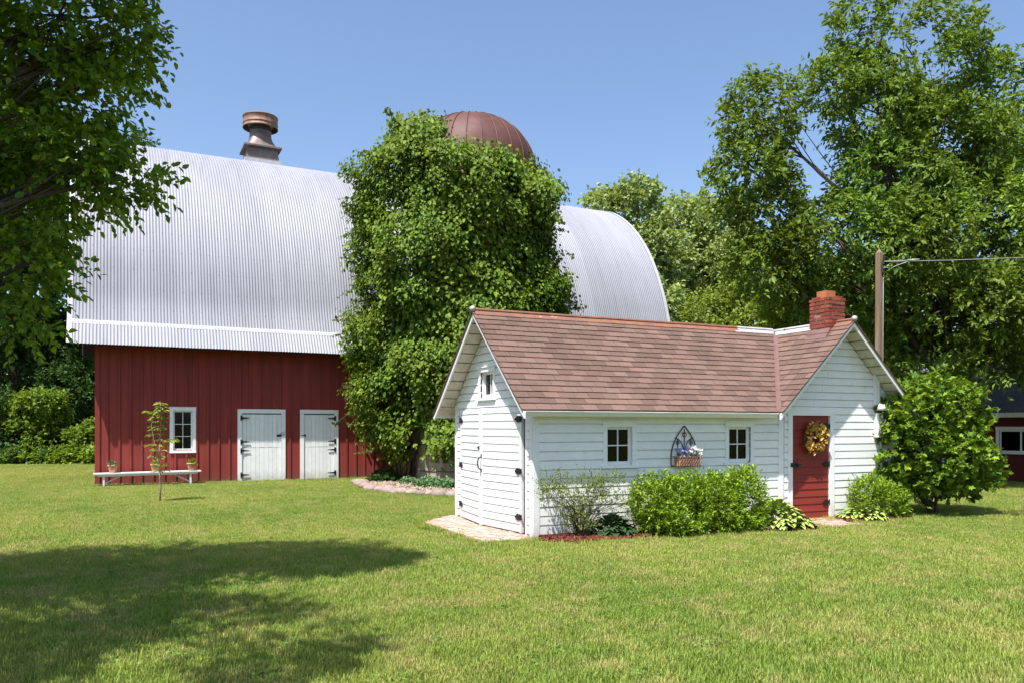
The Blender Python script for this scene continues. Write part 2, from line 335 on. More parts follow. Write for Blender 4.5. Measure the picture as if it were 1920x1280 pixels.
def lobe_points(lobes, n, rng, thr=.0, freq=.8, shell=.45, inside=.72):
    """points in a union of ellipsoids, thinned by noise and crowded towards the skin; returns points and outward directions"""
    C = np.array([l[0] for l in lobes]); R = np.array([l[1] for l in lobes], float)
    w = (R[:, 0]*R[:, 1]+R[:, 1]*R[:, 2]+R[:, 0]*R[:, 2]); w = w/w.sum()
    i = rng.choice(len(lobes), n*3, p=w); u = nrm(rng.normal(0, 1, (n*3, 3)))
    lump = .80+.4*vnoise(C[i]+u*R[i], freq*1.6)
    r = (1-shell*rng.random(n*3)**1.6)*lump
    P = C[i]+u*R[i]*r[:, None]
    keep = np.ones(len(P), bool)
    for c, q in zip(C, R):
        keep &= (np.sum(((P-c)/q)**2, 1) > inside**2) | (rng.random(len(P)) < .12)
    keep &= vnoise(P+17.3, freq) > thr
    P = P[keep][:n]; u = u[keep][:n]; return P, u
def limbs(mb, base, lobes, r0, rng, top=None, twigs=5, nseg=6, twist=.12):
    base = np.array(base, float); C = np.array([l[0] for l in lobes], float)
    top = np.array(top, float)
    k = 8; path = [base+(top-base)*j/k+np.array([*rng.normal(0, twist*(0 < j < k), 2), 0]) for j in range(k+1)]
    mb.tube(path, [r0*(1.35 if j == 0 else 1)*(1-.72*j/k) for j in range(k+1)], 9)
    for (c, q) in lobes:
        c = np.array(c, float); hgt = np.clip((c[2]-base[2])*.55, .15*(top[2]-base[2]), .92*(top[2]-base[2]))
        s = path[0]+(top-base)*hgt/(top[2]-base[2]); rr = r0*.42*(1-.5*hgt/(top[2]-base[2]))
        mid = (s+c)/2+np.array([*rng.normal(0, .25, 2), -.06*np.linalg.norm(c-s)])
        bz = [s*(1-t)**2+mid*2*t*(1-t)+c*t*t for t in np.linspace(0, 1, nseg)]
        mb.tube(bz, [rr*(1-.7*t) for t in np.linspace(0, 1, nseg)], 6)
        for _ in range(twigs):
            e = c+nrm(rng.normal(0, 1, 3)+np.array([0, 0, .5]))*np.array(q)*.88; b0 = bz[rng.integers(2, nseg)]
            m2 = (b0+e)/2+rng.normal(0, .12, 3)
            mb.tube([b0, m2, e], [rr*.30, rr*.2, rr*.06], 4, cap=False)
def make_tree(name, label, cat, base, lobes, leaf, n, k, slen, size, width, r0, top, seed, group=None, shape=DIAM, thr=.3, freq=.8, droop=.25,
              upb=.5, inside=.72, twigs=5, bark='bark', crown='crown', shell=.45, spread=.9):
    rng = np.random.default_rng(seed); base = np.array(base, float)
    root = thing(name, label, cat, base, 0, group)
    lb = [(np.array(c, float)-base, q) for c, q in lobes]
    P, u = lobe_points(lb, n, rng, thr, freq, shell, inside)
    D = nrm(u+np.array([0, 0, upb])+rng.normal(0, .35, u.shape))
    V = sprigs(P, D, slen, k, size, width, shape, spread, droop, rng=rng)
    V[..., 2] = np.maximum(V[..., 2], .015)
    mobj(crown, np_mesh(crown, V, shape[1], leaf), root)
    mb = MB(); limbs(mb, (0, 0, -.05), lb, r0, rng, np.array(top, float)-base, twigs)
    mb.build('trunk', M[bark], root, True)
    return root

# ------------------------------------------------------------------ the ground
def lawn_mat():
    m, nt, bs, out = nodes('lawn_soil')
    f = ramp(nt, noise(nt, .35, 5, .6, pos=True), [(.38, 0.), (.62, 1.)])
    g = ramp(nt, noise(nt, 9, 5, .7, pos=True), [(.35, 0.), (.65, 1.)])
    c = mixc(nt, g, mixc(nt, f, (.11, .14, .032), (.17, .17, .055)), (.08, .09, .028))
    nt.links.new(c, bs.inputs['Base Color']); bs.inputs['Roughness'].default_value = .95; bs.inputs['Specular IOR Level'].default_value = .1
    bump(nt, bs, noise(nt, 60, 4, .7, pos=True), .8, .03); return m
mb = MB(); k = 40
xs = np.concatenate([np.linspace(-400, -40, 6), np.linspace(-34, 46, k), np.linspace(52, 400, 6)]); ys = np.concatenate([np.linspace(-300, -30, 5), np.linspace(-24, 60, k), np.linspace(66, 500, 6)])
gv = [(x, y, 0) for y in ys for x in xs]; nx = len(xs)
mb.add(gv, [(j*nx+i, j*nx+i+1, (j+1)*nx+i+1, (j+1)*nx+i) for j in range(len(ys)-1) for i in range(nx-1)])
tag(mb.build('lawn', lawn_mat()), 'broad mown green lawn with pale dry patches in front of the barn', 'lawn', kind='structure')

# ------------------------------------------------------------------ carpentry helpers
def fr(O, a, n):
    O = np.array(O, float); a = np.array(a, float); n = np.array(n, float)
    return lambda s, t, z: O+a*s+n*t+np.array([0, 0, z])
def solid_wall(P, breaks, top, openings, thick, z0=0.):
    mb = MB(); br = sorted(set(breaks+[o[0] for o in openings]+[o[1] for o in openings]))
    for s0, s1 in zip(br[:-1], br[1:]):
        mid = (s0+s1)/2; op = [o for o in openings if o[0] <= mid <= o[1]]
        op = sorted(op, key=lambda o: o[2]); segs = []; zc = z0
        for o in op: segs.append((zc, o[2])); zc = o[3]
        segs.append((zc, None))
        for lo, hi in segs:
            h0, h1 = (top(s0), top(s1)) if hi is None else (hi, hi)
            if max(h0, h1)-lo < .01: continue
            mb.hexa([P(s0, -thick, lo), P(s1, -thick, lo), P(s1, 0, lo), P(s0, 0, lo), P(s0, -thick, h0), P(s1, -thick, h1), P(s1, 0, h1), P(s0, 0, h0)])
    return mb
def siding(parent, P, z0, z1, h, lim, openings, mat, name='siding_board', tb=.027, tt=.021, joined=None, rng=random):
    z = z0
    while z < z1-.02:
        zt = min(z+h, z1); b0, b1 = lim(z); t0, t1 = lim(zt-.001); ops = [o for o in openings if o[2] < zt-.004 and o[3] > z+.004]
        cuts = [(b0, b1, t0, t1, z, zt)]
        for o in ops:
            new = []
            for (p0, p1, q0, q1, za, zb) in cuts:
                if o[1] <= min(p0, q0) or o[0] >= max(p1, q1): new.append((p0, p1, q0, q1, za, zb)); continue
                if o[0]-max(p0, q0) > .01: new.append((p0, o[0], q0, o[0], za, zb))
                if min(p1, q1)-o[1] > .01: new.append((o[1], p1, o[1], q1, za, zb))
                if o[3] < zb-.02: new.append((max(o[0], q0), min(o[1], q1), max(o[0], q0), min(o[1], q1), o[3], zb))
                if o[2] > za+.02: new.append((max(o[0], p0), min(o[1], p1), max(o[0], p0), min(o[1], p1), za, o[2]))
            cuts = new
        jt = []
        for (p0, p1, q0, q1, za, zb) in cuts:
            if p1-p0 > 1.7 and joined is None and rng.random() < .75:
                k = p0+(p1-p0)*rng.uniform(.25, .75); jt += [(p0, k-.0025, q0, k-.0025, za, zb), (k+.0025, p1, k+.0025, q1, za, zb)]
            else: jt.append((p0, p1, q0, q1, za, zb))
        for (p0, p1, q0, q1, za, zb) in jt:
            if p1-p0 < .01 and q1-q0 < .01: continue
            j = rng.uniform(-.0015, .0015); e = rng.uniform(0, .004)
            tb2 = tb+j if za == z else tb-.3*(tb-tt)
            mb = joined or MB(); gp_ = .015 if zb == zt else 0
            mb.hexa([P(p0, 0, za+.003+e*.3), P(p1, 0, za+.003+e), P(p1, tb2, za+.003+e), P(p0, tb2, za+.003+e*.3), P(q0, 0, zb-gp_), P(q1, 0, zb-gp_), P(q1, tt, zb-gp_), P(q0, tt, zb-gp_)])
            if joined is None: mb.build(name, mat, parent)
        z += h
def window(parent, P, s0, s1, z0, z1, tw, nx, nz, mat, sill=True, proud=.03, deep=.05, head=None, munt=.016):
    """trim around the outside, sash and panes set back in the opening"""
    w = group_part('window', parent); hd = head or tw
    mb = MB(); B = lambda a, b, c, d, lo, hi: mb.hexa([P(a, lo, c), P(b, lo, c), P(b, hi, c), P(a, hi, c), P(a, lo, d), P(b, lo, d), P(b, hi, d), P(a, hi, d)])
    B(s0, s0+tw, z0, z1-hd, 0, proud); B(s1-tw, s1, z0, z1-hd, 0, proud); B(s0-.006, s1+.006, z1-hd, z1, 0, proud+.004); B(s0-.015, s1+.015, z1, z1+.014, 0, proud+.02)
    mb.build('trim', mat, w)
    if sill:
        mb = MB(); B(s0-.035, s1+.035, z0-.045, z0, 0, proud+.035); mb.build('sill', mat, w)
    else:
        mb = MB(); B(s0-.006, s1+.006, z0-tw*.8, z0, 0, proud+.003); mb.build('sill', mat, w)
    a0, a1, c0, c1 = s0+tw, s1-tw, z0, z1-hd; sw = min(.04, (a1-a0)*.1)
    mb = MB(); f0, f1 = -deep, -deep+.03
    B(a0, a0+sw, c0, c1, f0, f1); B(a1-sw, a1, c0, c1, f0, f1); B(a0+sw, a1-sw, c1-sw, c1, f0, f1); B(a0+sw, a1-sw, c0, c0+sw*1.3, f0, f1)
    i0, i1, k0, k1 = a0+sw, a1-sw, c0+sw*1.3, c1-sw
    for i in range(1, nx): x = i0+(i1-i0)*i/nx; B(x-munt/2, x+munt/2, k0, k1, f0+.004, f1-.004)
    for j in range(1, nz): z = k0+(k1-k0)*j/nz; B(i0, i1, z-munt/2, z+munt/2, f0+.006, f1-.006)
    mb.build('sash', mat, w)
    for i in range(nx):
        for j in range(nz):
            x0, x1 = i0+(i1-i0)*i/nx, i0+(i1-i0)*(i+1)/nx; y0, y1 = k0+(k1-k0)*j/nz, k0+(k1-k0)*(j+1)/nz
            mb = MB(); t = random.uniform(-.002, .002); B(x0, x1, y0, y1, f0+.010+t, f0+.014+t); mb.build('pane', M['glass'], w)
    return w
def hinge_mesh(kind, L=.2):
    mb = MB()
    if kind == 'strap':      # T hinge: upright plate and a tapering strap along +x, in the x-z plane, thickness along -y
        mb.box((-.03, -.012, -.075), (.02, 0, .075))
        mb.add([(.02, -.014, -.03), (L, -.010, -.009), (L, -.010, .009), (.02, -.014, .03), (.02, 0, -.03), (L, 0, -.009), (L, 0, .009), (.02, 0, .03)], [(0, 1, 2, 3), (4, 7, 6, 5), (0, 4, 5, 1), (1, 5, 6, 2), (2, 6, 7, 3), (3, 7, 4, 0)])
        mb.tube([(-.005, -.016, -.07), (-.005, -.016, .07)], .009, 6)
    else:                    # diamond ended hinge
        mb.prism([(0, 0, .022), (.07, 0, .052), (.16, 0, 0), (.07, 0, -.052), (0, 0, -.022)], (0, -.012, 0)); mb.box((-.035, -.012, -.035), (0, 0, .035))
        mb.tube([(-.004, -.014, -.05), (-.004, -.014, .05)], .008, 6)
    return mb.mesh('hinge', M['black'])
HSTRAP, HDIAM = hinge_mesh('strap', .23), hinge_mesh('diamond')

# ------------------------------------------------------------------ white shed
W, XW, X1, XM, EV, RG, RW = 3.05, 4.635, 7.325, 5.98, 1.85, 3.44, 3.42
Q, OV, OW = .28, .29, .33
SM = (RG-EV)/(W/2+Q); SWG = (RW-EV)/(XM-XW+Q)
shed = thing('garden_shed', 'small white clapboard shed with brown shingle roof and red door, nearest the camera', 'shed')
zm = lambda y: EV+SM*(min(y, W-y)+Q)-.075           # underside of the main roof over the gable wall
zw = lambda x: EV+SWG*(min(x-XW, X1-x)+Q)-.075
Pf = fr((0, 0, 0), (1, 0, 0), (0, -1, 0))           # front wall, s = X
Pg = fr((0, 0, 0), (0, 1, 0), (-1, 0, 0))           # gable wall with the double door, s = Y
win_a = (1.215, 1.66, 1.03, 1.60); win_b = (3.535, 3.985, 1.03, 1.60)
door_o = (4.90, 5.77, .0, 1.80)
fw = solid_wall(Pf, [0, XW, XM, X1], lambda x: zm(0) if x < XW else (zw(x) if x > XW else zm(0)), [win_a, win_b, door_o], .09).build('wall', M['white'], shed)
siding(fw, Pf, .05, 1.80, .1335, lambda z: (.075, XW-.02), [win_a, win_b], M['white'])
def wing_lim(z):
    if z <= zw(XW): return (XW+.09, X1-.05)
    d = (z-zw(XW))/SWG; return (XW+d, X1-d)
siding(fw, Pf, .03, 3.30, .128, wing_lim, [(4.80, 5.87, 0, 1.94)], M['white'])
gw_o = (1.40, 1.90, 2.08, 2.50)
dbl_o = (.30, 2.80, 0, 1.90)
gw = solid_wall(Pg, [.002, W/2, W-.002], zm, [gw_o, dbl_o], .09).build('wall', M['white'], shed)
def gable_lim(z):
    if z <= zm(0): return (.10, W-.10)
    d = (z-zm(0))/SM; return (d+.01, W-d-.01)
siding(gw, Pg, .05, 3.28, .125, gable_lim, [gw_o, (.22, 2.86, 0, 1.96)], M['white'])
Pb = fr((0, W, 0), (1, 0, 0), (0, 1, 0)); solid_wall(Pb, [0, X1], lambda x: zm(0), [], .09).build('wall', M['white'], shed)
Pr = fr((X1, 0, 0), (0, 1, 0), (1, 0, 0)); rw = solid_wall(Pr, [0, W], lambda y: zw(X1), [], .09).build('wall', M['white'], shed)
siding(rw, Pr, .03, 1.9, .128, lambda z: (.03, W-.03), [], M['white'])
MB().box((.0, .0, -.02), (X1, W, .012)).build('floor', M['interior'], shed)
MB().box((XW-.02, .1, .0), (XW+.02, W-.1, 1.98)).build('partition', M['interior'], shed)
MB().box((.095, .095, 1.955), (X1-.095, W-.095, 1.975)).build('ceiling', M['interior'], shed)  # added with the lining to shut stray light out of the rooms
for lo, hi in (((.1, 1.2, .02), (XW-.03, 1.23, 1.95)), ((.095, .095, .02), (.115, .28, 1.95)), ((.14, W-.12, .02), (X1-.1, W-.1, 1.95)), ((.12, 1.15, 1.98), (.15, 1.9, 2.55))): MB().box(lo, hi).build('added_dark_lining', M['interior'], shed)  # dark sheets added inside so the rooms stay black behind the panes
# corner boards, frieze and trim
for nm, lo, hi in (('corner_board', (-.028, -.030, .0), (.072, -.002, 1.92)), ('corner_board', (XW-.045, -.034, 0), (XW+.06, -.002, 1.90)),
                   ('corner_board', (X1-.075, -.034, 0), (X1+.025, -.002, 1.95)), ('corner_board', (-.030, .003, 0), (-.002, .095, 1.95)), ('corner_board', (-.030, W-.10, 0), (-.002, W, 1.98)),
                   ('frieze_board', (.072, -.024, 1.80), (XW-.045, -.001, 1.96))):
    MB().box(lo, hi).build(nm, M['white'], shed)
MB().box((-.034, .20, 1.925), (-.004, 2.86, 2.00)).build('door_header', M['white'], shed)
for a, b in ((1.14, 1.74), (3.46, 4.06)): window(shed, Pf, a, b, 1.03, 1.69, .075, 2, 2, M['white'], head=.085, deep=.06)
window(shed, Pg, 1.32, 1.98, 2.08, 2.57, .08, 2, 1, M['white'], head=.07, deep=.07, proud=.035)
# roof: planks, shingles, trim
roof = group_part('roof', shed)
def slope_frame(kind):
    if kind == 'front': O = (0, -Q, EV); ex = np.array((1., 0, 0)); up = np.array((0, 1., SM)); L = W/2+Q
    elif kind == 'back': O = (0, W+Q, EV); ex = np.array((-1., 0, 0)); up = np.array((0, -1., SM)); L = W/2+Q
    elif kind == 'wingl': O = (XW-Q, 0, EV); ex = np.array((0, -1., 0)); up = np.array((1., 0, SWG)); L = XM-XW+Q
    else: O = (X1+Q, 0, EV); ex = np.array((0, 1., 0)); up = np.array((-1., 0, SWG)); L = XM-XW+Q
    T = np.linalg.norm(up)*L; ey = nrm(up); return np.array(O), ex, ey, np.cross(ex, ey), T
def slope_range(kind, s, ext=0.):           # extent along ex at distance s up the slope
    O, ex, ey, ez, T = slope_frame(kind); z = s*ey[2]
    if kind == 'front': return (-OV-ext, XW-Q+z/SWG)
    if kind == 'back': return (-(XW+.9), OV+ext)
    if kind == 'wingl': return (-(-Q+z/SM), OW+ext)
    return (-OW-ext, W+OW+ext)
for kind in ('front', 'back', 'wingl', 'wingr'):
    O, ex, ey, ez, T = slope_frame(kind); n = 11; h = T/n
    for i in range(n):
        s0, s1 = i*h+.006, (i+1)*h-.020; a0, a1 = slope_range(kind, i*h+h/2)
        if a1-a0 < .05: continue
        a0b, a1b = slope_range(kind, s0); a0t, a1t = slope_range(kind, s1); mb = MB(); j = random.uniform(-.002, .002)
        lo, hi = -.042+j, -.02+j
        mb.hexa([O+ex*a0b+ey*s0+ez*lo, O+ex*a1b+ey*s0+ez*lo, O+ex*a1b+ey*s0+ez*hi, O+ex*a0b+ey*s0+ez*hi, O+ex*a0t+ey*s1+ez*lo, O+ex*a1t+ey*s1+ez*lo, O+ex*a1t+ey*s1+ez*hi, O+ex*a0t+ey*s1+ez*hi])
        mb.build('roof_plank', M['soffit'], roof)
    mb = MB()   # felt under the shingles
    a0b, a1b = slope_range(kind, 0, .045); a0t, a1t = slope_range(kind, T, .045); lo, hi = -.018, -.004
    mb.hexa([O+ex*a0b+ez*lo, O+ex*a1b+ez*lo, O+ex*a1b+ez*hi, O+ex*a0b+ez*hi, O+ex*a0t+ey*T+ez*lo, O+ex*a1t+ey*T+ez*lo, O+ex*a1t+ey*T+ez*hi, O+ex*a0t+ey*T+ez*hi])
    mb.build('roofing_felt', M['shinglej'], roof)
tab = MB().hexa([(0, 0, .002), (1, 0, .002), (1, .17, -.007), (0, .17, -.007), (0, 0, .013), (1, 0, .013), (1, .17, -.003), (0, .17, -.003)]).mesh('shingle', M['shingle'])
rest = MB(); cnt = 0; EXP = .137
for kind in ('front', 'wingl', 'back', 'wingr'):
    O, ex, ey, ez, T = slope_frame(kind); tw = .25; nc = int(T/EXP)
    for i in range(nc+1):
        s = i*EXP-.012; L = min(.17, T-s)
        if L < .04: continue
        a0, a1 = slope_range(kind, max(s+.07, .03), .05)
        x = a0+((i*.1135) % tw)-tw; wav = .004*math.sin(i*2.1)
        while x < a1-.02:
            b0, b1 = max(x, a0), min(x+tw-.006, a1); x += tw
            if b1-b0 < .02: continue
            ox = O+ex*b0+ey*(s+wav+random.uniform(-.004, .004))+ez*random.uniform(-.001, .0015)
            if cnt < 300 and kind in ('front', 'wingl'):
                rot = random.uniform(-.006, .006); e1 = ex+ey*rot; e2 = ey-ex*rot
                place('shingle', tab, frame(ox, e1*(b1-b0), e2*(L/.17), ez), roof); cnt += 1
            else:
                q = lambda u, v, t: ox+ex*u*(b1-b0)+ey*v+ez*t
                rest.hexa([q(0, 0, .002), q(1, 0, .002), q(1, L, -.007), q(0, L, -.007), q(0, 0, .013), q(1, 0, .013), q(1, L, -.003), q(0, L, -.003)])
tag(rest.build('shingle_courses', M['shinglej'], roof), kind='stuff')
# rake boards, fascia
def rake(a, b, off, th=.028, w=.085):
    a = np.array(a); b = np.array(b); mb = MB(); off = np.array(off, float)
    dn = np.array([0, 0, -w]); mb.hexa([a, b, b+off*th, a+off*th, a+dn, b+dn, b+dn+off*th, a+dn+off*th]); mb.build('rake_board', M['white'], roof)
rake((-OV, -Q-.03, EV-.045), (-OV, W/2, RG-.012), (-1, 0, 0)); rake((-OV, W+Q+.03, EV-.045), (-OV, W/2, RG-.012), (-1, 0, 0))
rake((XW-Q-.03, -OW, EV-.045), (XM, -OW, RW-.012), (0, -1, 0)); rake((X1+Q+.03, -OW, EV-.045), (XM, -OW, RW-.012), (0, -1, 0))
MB().hexa([(-OV+.002, -Q+.034, EV-.098), (XW-Q-.01, -Q+.034, EV-.098), (XW-Q-.01, -Q+.054, EV-.084), (-OV+.002, -Q+.054, EV-.084), (-OV+.002, -Q-.022, EV-.026), (XW-Q-.01, -Q-.022, EV-.026), (XW-Q-.01, -Q-.002, EV-.020), (-OV+.002, -Q-.002, EV-.020)]).build('fascia', M['white'], roof)
MB().box((-OV+.002, W+Q, EV-.088), (XW+.8, W+Q+.024, EV-.022)).build('fascia', M['white'], roof)
MB().box((X1+Q, -OW+.002, EV-.088), (X1+Q+.024, W+OW, EV-.022)).build('fascia', M['white'], roof)
MB().box((-OV+.003, -Q+.056, EV-.082), (XW-Q-.01, -.026, EV-.066)).build('soffit', M['white'], roof)
# valley metal and ridge caps
v0 = np.array([XW-Q, -Q, EV]); v1 = np.array([XM-.02, (XM-.02-XW+Q)*SWG/SM-Q, EV+SWG*(XM-.02-XW+Q)])
mb = MB(); k = 6
for i in range(k):
    a = v0+(v1-v0)*i/k; b = v0+(v1-v0)*(i+1)/k; wv = .055
    la, lb = a+np.array([-wv, 0, .020]), b+np.array([-wv, 0, .020]); ra, rb = a+np.array([wv*.9, 0, .020+wv*.88]), b+np.array([wv*.9, 0, .020+wv*.88])
    ca, cb = a+np.array([0, 0, .019]), b+np.array([0, 0, .019])
    mb.add([la, ca, cb, lb], [(0, 1, 2, 3)]); mb.add([ca, ra, rb, cb], [(0, 1, 2, 3)])
mb.build('valley_flashing', M['valley'], roof)
def ridge(a, b, mat, s, side):
    a = np.array(a, float); b = np.array(b, float); side = np.array(side, float); mb = MB()
    mb.tube([a+(0, 0, .022), b+(0, 0, .022)], .03, 8)
    for sg in (-1, 1):
        o = side*sg*.095; d = np.array([0, 0, -.095*s+.022])
        mb.add([a+(0, 0, .024), b+(0, 0, .024), b+o+d, a+o+d, a+(0, 0, .019), b+(0, 0, .019), b+o+d-(0, 0, .005), a+o+d-(0, 0, .005)], [(0, 1, 2, 3), (4, 7, 6, 5), (3, 2, 6, 7)])
    mb.build('ridge_cap', mat, roof)
for x0, x1, mt in ((-OV-.01, 2.05, 'ridge'), (2.04, 3.6, 'ridge'), (3.59, 5.05, 'ridge'), (5.04, XM-.06, 'ridgew')): ridge((x0, W/2, RG), (x1, W/2, RG-.004), M[mt], SM, (0, 1, 0))
for y0, y1, mt in ((W/2+.02, .47, 'ridgew'), (.0, -OW-.01, 'ridge'), (W+OW, W/2+.03, 'ridge')): ridge((XM, y0, RW), (XM, y1, RW), M[mt], SWG, (1, 0, 0))
for p in ((-OV-.035, W/2, RG+.035), (XM, -OW-.035, RW+.035)):
    mb = MB(); mb.lathe([(.001, -.055)]+[(.05*math.cos(a), .05*math.sin(a)) for a in np.linspace(-1.3, 1.5, 9)], 12, p); mb.build('ridge_finial', M['ball'], roof, True)
# chimney of single bricks
ch = group_part('chimney', shed); cx0, cx1, cy0, cy1 = 5.79, 6.19, .02, .46
MB().box((cx0+.013, cy0+.013, 2.7), (cx1-.013, cy1-.013, 3.86)).build('mortar_core', M['mortar'], ch)
bl, bw, bh, gap = .185, .088, .050, .017
bm = MB().box((0, 0, 0), (1, 1, 1)).mesh('brick', M['brick'])
z = 2.95; row = 0
while z < 3.88:
    top = z > 3.70
    for face in range(4):
        ln = (cx1-cx0) if face in (0, 2) else (cy1-cy0); off = 0 if (row+face) % 2 == 0 else -bl*.5-.01; x = off
        while x < ln-.03:
            a0, a1 = max(x, 0), min(x+bl, ln); x += bl+gap
            if face in (1, 3): a0, a1 = max(a0, bw+gap*.5), min(a1, ln-bw-gap*.5)
            if a1-a0 < .03: continue
            hole = face == 3 and 3.50 < z < 3.66 and a0 < .30 and random.random() < .6
            ins = .030 if hole else random.uniform(-.004, .006); ins += -.006 if top else 0
            if hole and random.random() < .35: continue
            dims = {0: ((cx0+a0, cy0+ins), (a1-a0, bw)), 2: ((cx0+a0, cy1-bw-ins), (a1-a0, bw)), 1: ((cx1-bw-ins, cy0+a0), (bw, a1-a0)), 3: ((cx0+ins, cy0+a0), (bw, a1-a0))}[face]
            (px_, py_), (sx_, sy_) = dims; r = random.uniform(-.025, .025)
            o = place('brick', bm, frame((px_, py_, z+random.uniform(-.002, .002)), np.array((math.cos(r), math.sin(r), 0))*sx_, np.array((-math.sin(r), math.cos(r), 0))*sy_, (0, 0, bh)), ch)
    z += bh+gap; row += 1
for (bx_, by_, r) in ((6.00, .035, .06), (6.175, .20, 1.5), (5.885, .27, 1.5)): place('brick', bm, frame((bx_, by_, 3.872), np.array((math.cos(r), math.sin(r), 0))*.15, np.array((-math.sin(r), math.cos(r), 0))*.08, (0, 0, .03)), ch)
mb = MB(); a, b = .11, .088
for lo, hi in (((-a, -a), (a, -b)), ((-a, b), (a, a)), ((-a, -b), (-b, b)), ((b, -b), (a, b))): mb.box((5.97+lo[0], .25+lo[1], 3.86), (5.97+hi[0], .25+hi[1], 4.01))
mb.build('flue_liner', M['clay'], ch)
mb = MB()
for i in range(4):
    mb.box((cx0-.05+i*.0, cy0-.04, 3.17), (cx0, cy1+.04, 3.25), None) if i == 0 else None
mb.hexa([(cx0-.10, cy0-.03, RW-SWG*(XM-cx0+.10)+.016), (cx0-.10, cy1+.03, RW-SWG*(XM-cx0+.10)+.016), (cx0, cy1+.03, RW-SWG*(XM-cx0)+.016), (cx0, cy0-.03, RW-SWG*(XM-cx0)+.016),
         (cx0-.08, cy0-.03, RW-SWG*(XM-cx0+.10)+.032), (cx0-.08, cy1+.03, RW-SWG*(XM-cx0+.10)+.032), (cx0, cy1+.03, RW-SWG*(XM-cx0)+.09), (cx0, cy0-.03, RW-SWG*(XM-cx0)+.09)])
mb.build('chimney_flashing', M['valley'], ch)
# double door: two clapboarded leaves that bulge outwards where they meet
yl, yr = 2.78, .36
best = None
for m_ in np.linspace(0, .5, 101):
    ym = (yl+yr)/2; e = abs(w2p(np.array([-m_, ym, .9]))[0]-904)
    if best is None or e < best[0]: best = (e, m_, ym)
_, mo, ym = best
def leaf_door(hy, sign, hinge_zs):
    d = np.array([-mo, ym-hy, 0]); Lw = np.linalg.norm(d)-.006; a = d/np.linalg.norm(d); n = np.array([a[1], -a[0], 0]); n = n if n[0] < 0 else -n
    dr = group_part('door_leaf', shed); Pd = fr(np.array([-.012, hy, 0])+a*.003, a, n)
    mb = MB(); mb.hexa([Pd(0, -.03, .035), Pd(Lw, -.03, .035), Pd(Lw, 0, .035), Pd(0, 0, .035), Pd(0, -.03, 1.905), Pd(Lw, -.03, 1.905), Pd(Lw, 0, 1.905), Pd(0, 0, 1.905)]); mb.build('door_back', M['white'], dr)
    st = .07; siding(dr, Pd, .045, 1.895, .118, lambda z: (.04, Lw-st), [], M['white'], tb=.022, tt=.016)
    mb = MB(); mb.hexa([Pd(Lw-st, 0, .035), Pd(Lw, 0, .035), Pd(Lw, .024, .035), Pd(Lw-st, .024, .035), Pd(Lw-st, 0, 1.905), Pd(Lw, 0, 1.905), Pd(Lw, .024, 1.905), Pd(Lw-st, .024, 1.905)]); mb.build('stile', M['white'], dr)
    mb = MB(); mb.hexa([Pd(0, 0, .035), Pd(.04, 0, .035), Pd(.04, .022, .035), Pd(0, .022, .035), Pd(0, 0, 1.905), Pd(.04, 0, 1.905), Pd(.04, .022, 1.905), Pd(0, .022, 1.905)]); mb.build('stile', M['white'], dr)
    for z in hinge_zs: place('hinge', HDIAM, frame(Pd(.01, .026, z), a, -n, np.cross(a, -n)), dr)
    return dr, Pd, Lw
dl, Pdl, Ll = leaf_door(yl, 1, (.27, .95, 1.72)); dr_, Pdr, Lr = leaf_door(yr, -1, (.27, .95, 1.72))
mb = MB(); arc = [Pdr(Lr-.035, .025, .92), Pdr(Lr-.035, .07, .94)]+[Pdr(Lr-.035+.0, .075+.02*math.sin(t*math.pi), .94+.17*t) for t in np.linspace(.15, .85, 5)]+[Pdr(Lr-.035, .07, 1.11), Pdr(Lr-.035, .025, 1.13)]
mb.tube(arc, .011, 7); mb.hexa([Pdr(Lr-.05, .024, .88), Pdr(Lr-.02, .024, .88), Pdr(Lr-.02, .03, .88), Pdr(Lr-.05, .03, .88), Pdr(Lr-.05, .024, .94), Pdr(Lr-.02, .024, .94), Pdr(Lr-.02, .03, .94), Pdr(Lr-.05, .03, .94)])
mb.hexa([Pdr(Lr-.05, .024, 1.11), Pdr(Lr-.02, .024, 1.11), Pdr(Lr-.02, .03, 1.11), Pdr(Lr-.05, .03, 1.11), Pdr(Lr-.05, .024, 1.17), Pdr(Lr-.02, .024, 1.17), Pdr(Lr-.02, .03, 1.17), Pdr(Lr-.05, .03, 1.17)]); mb.build('door_handle', M['black'], dr_)
mb = MB(); mb.hexa([Pdl(Ll-.09, .02, 1.24), Pdl(Ll-.03, .024, 1.24), Pdl(Ll-.03, .034, 1.24), Pdl(Ll-.09, .034, 1.24), Pdl(Ll-.09, .02, 1.30), Pdl(Ll-.03, .024, 1.30), Pdl(Ll-.03, .034, 1.30), Pdl(Ll-.09, .034, 1.30)]); mb.tube([Pdl(Ll-.06, .03, 1.27), Pdl(Ll-.06, .06, 1.27)], .012, 6); mb.build('latch', M['black'], dl)
# red door
rd = group_part('red_door', shed); z = .02
tag(rd, 'red painted plank door')
MB().box((4.905, .015, .012), (5.765, .05, 1.795)).build('door_back', M['reddoor'], rd)
while z < 1.78:
    h = min(.1275, 1.793-z); P2 = fr((0, .014, 0), (1, 0, 0), (0, -1, 0)); mb = MB(); tb = .016+random.uniform(-.001, .002)
    mb.hexa([P2(4.908, 0, z+.004), P2(5.762, 0, z+.004), P2(5.762, tb, z+.004), P2(4.908, tb, z+.004), P2(4.908, 0, z+h), P2(5.762, 0, z+h), P2(5.762, .006, z+h), P2(4.908, .006, z+h)])
    mb.build('door_board', M['reddoor'], rd); z += .1275
for lo, hi in (((4.80, -.036, 0), (4.90, -.001, 1.80)), ((5.77, -.036, 0), (5.87, -.001, 1.80)), ((4.79, -.040, 1.80), (5.88, -.001, 1.945))): MB().box(lo, hi).build('door_trim', M['white'], rd)
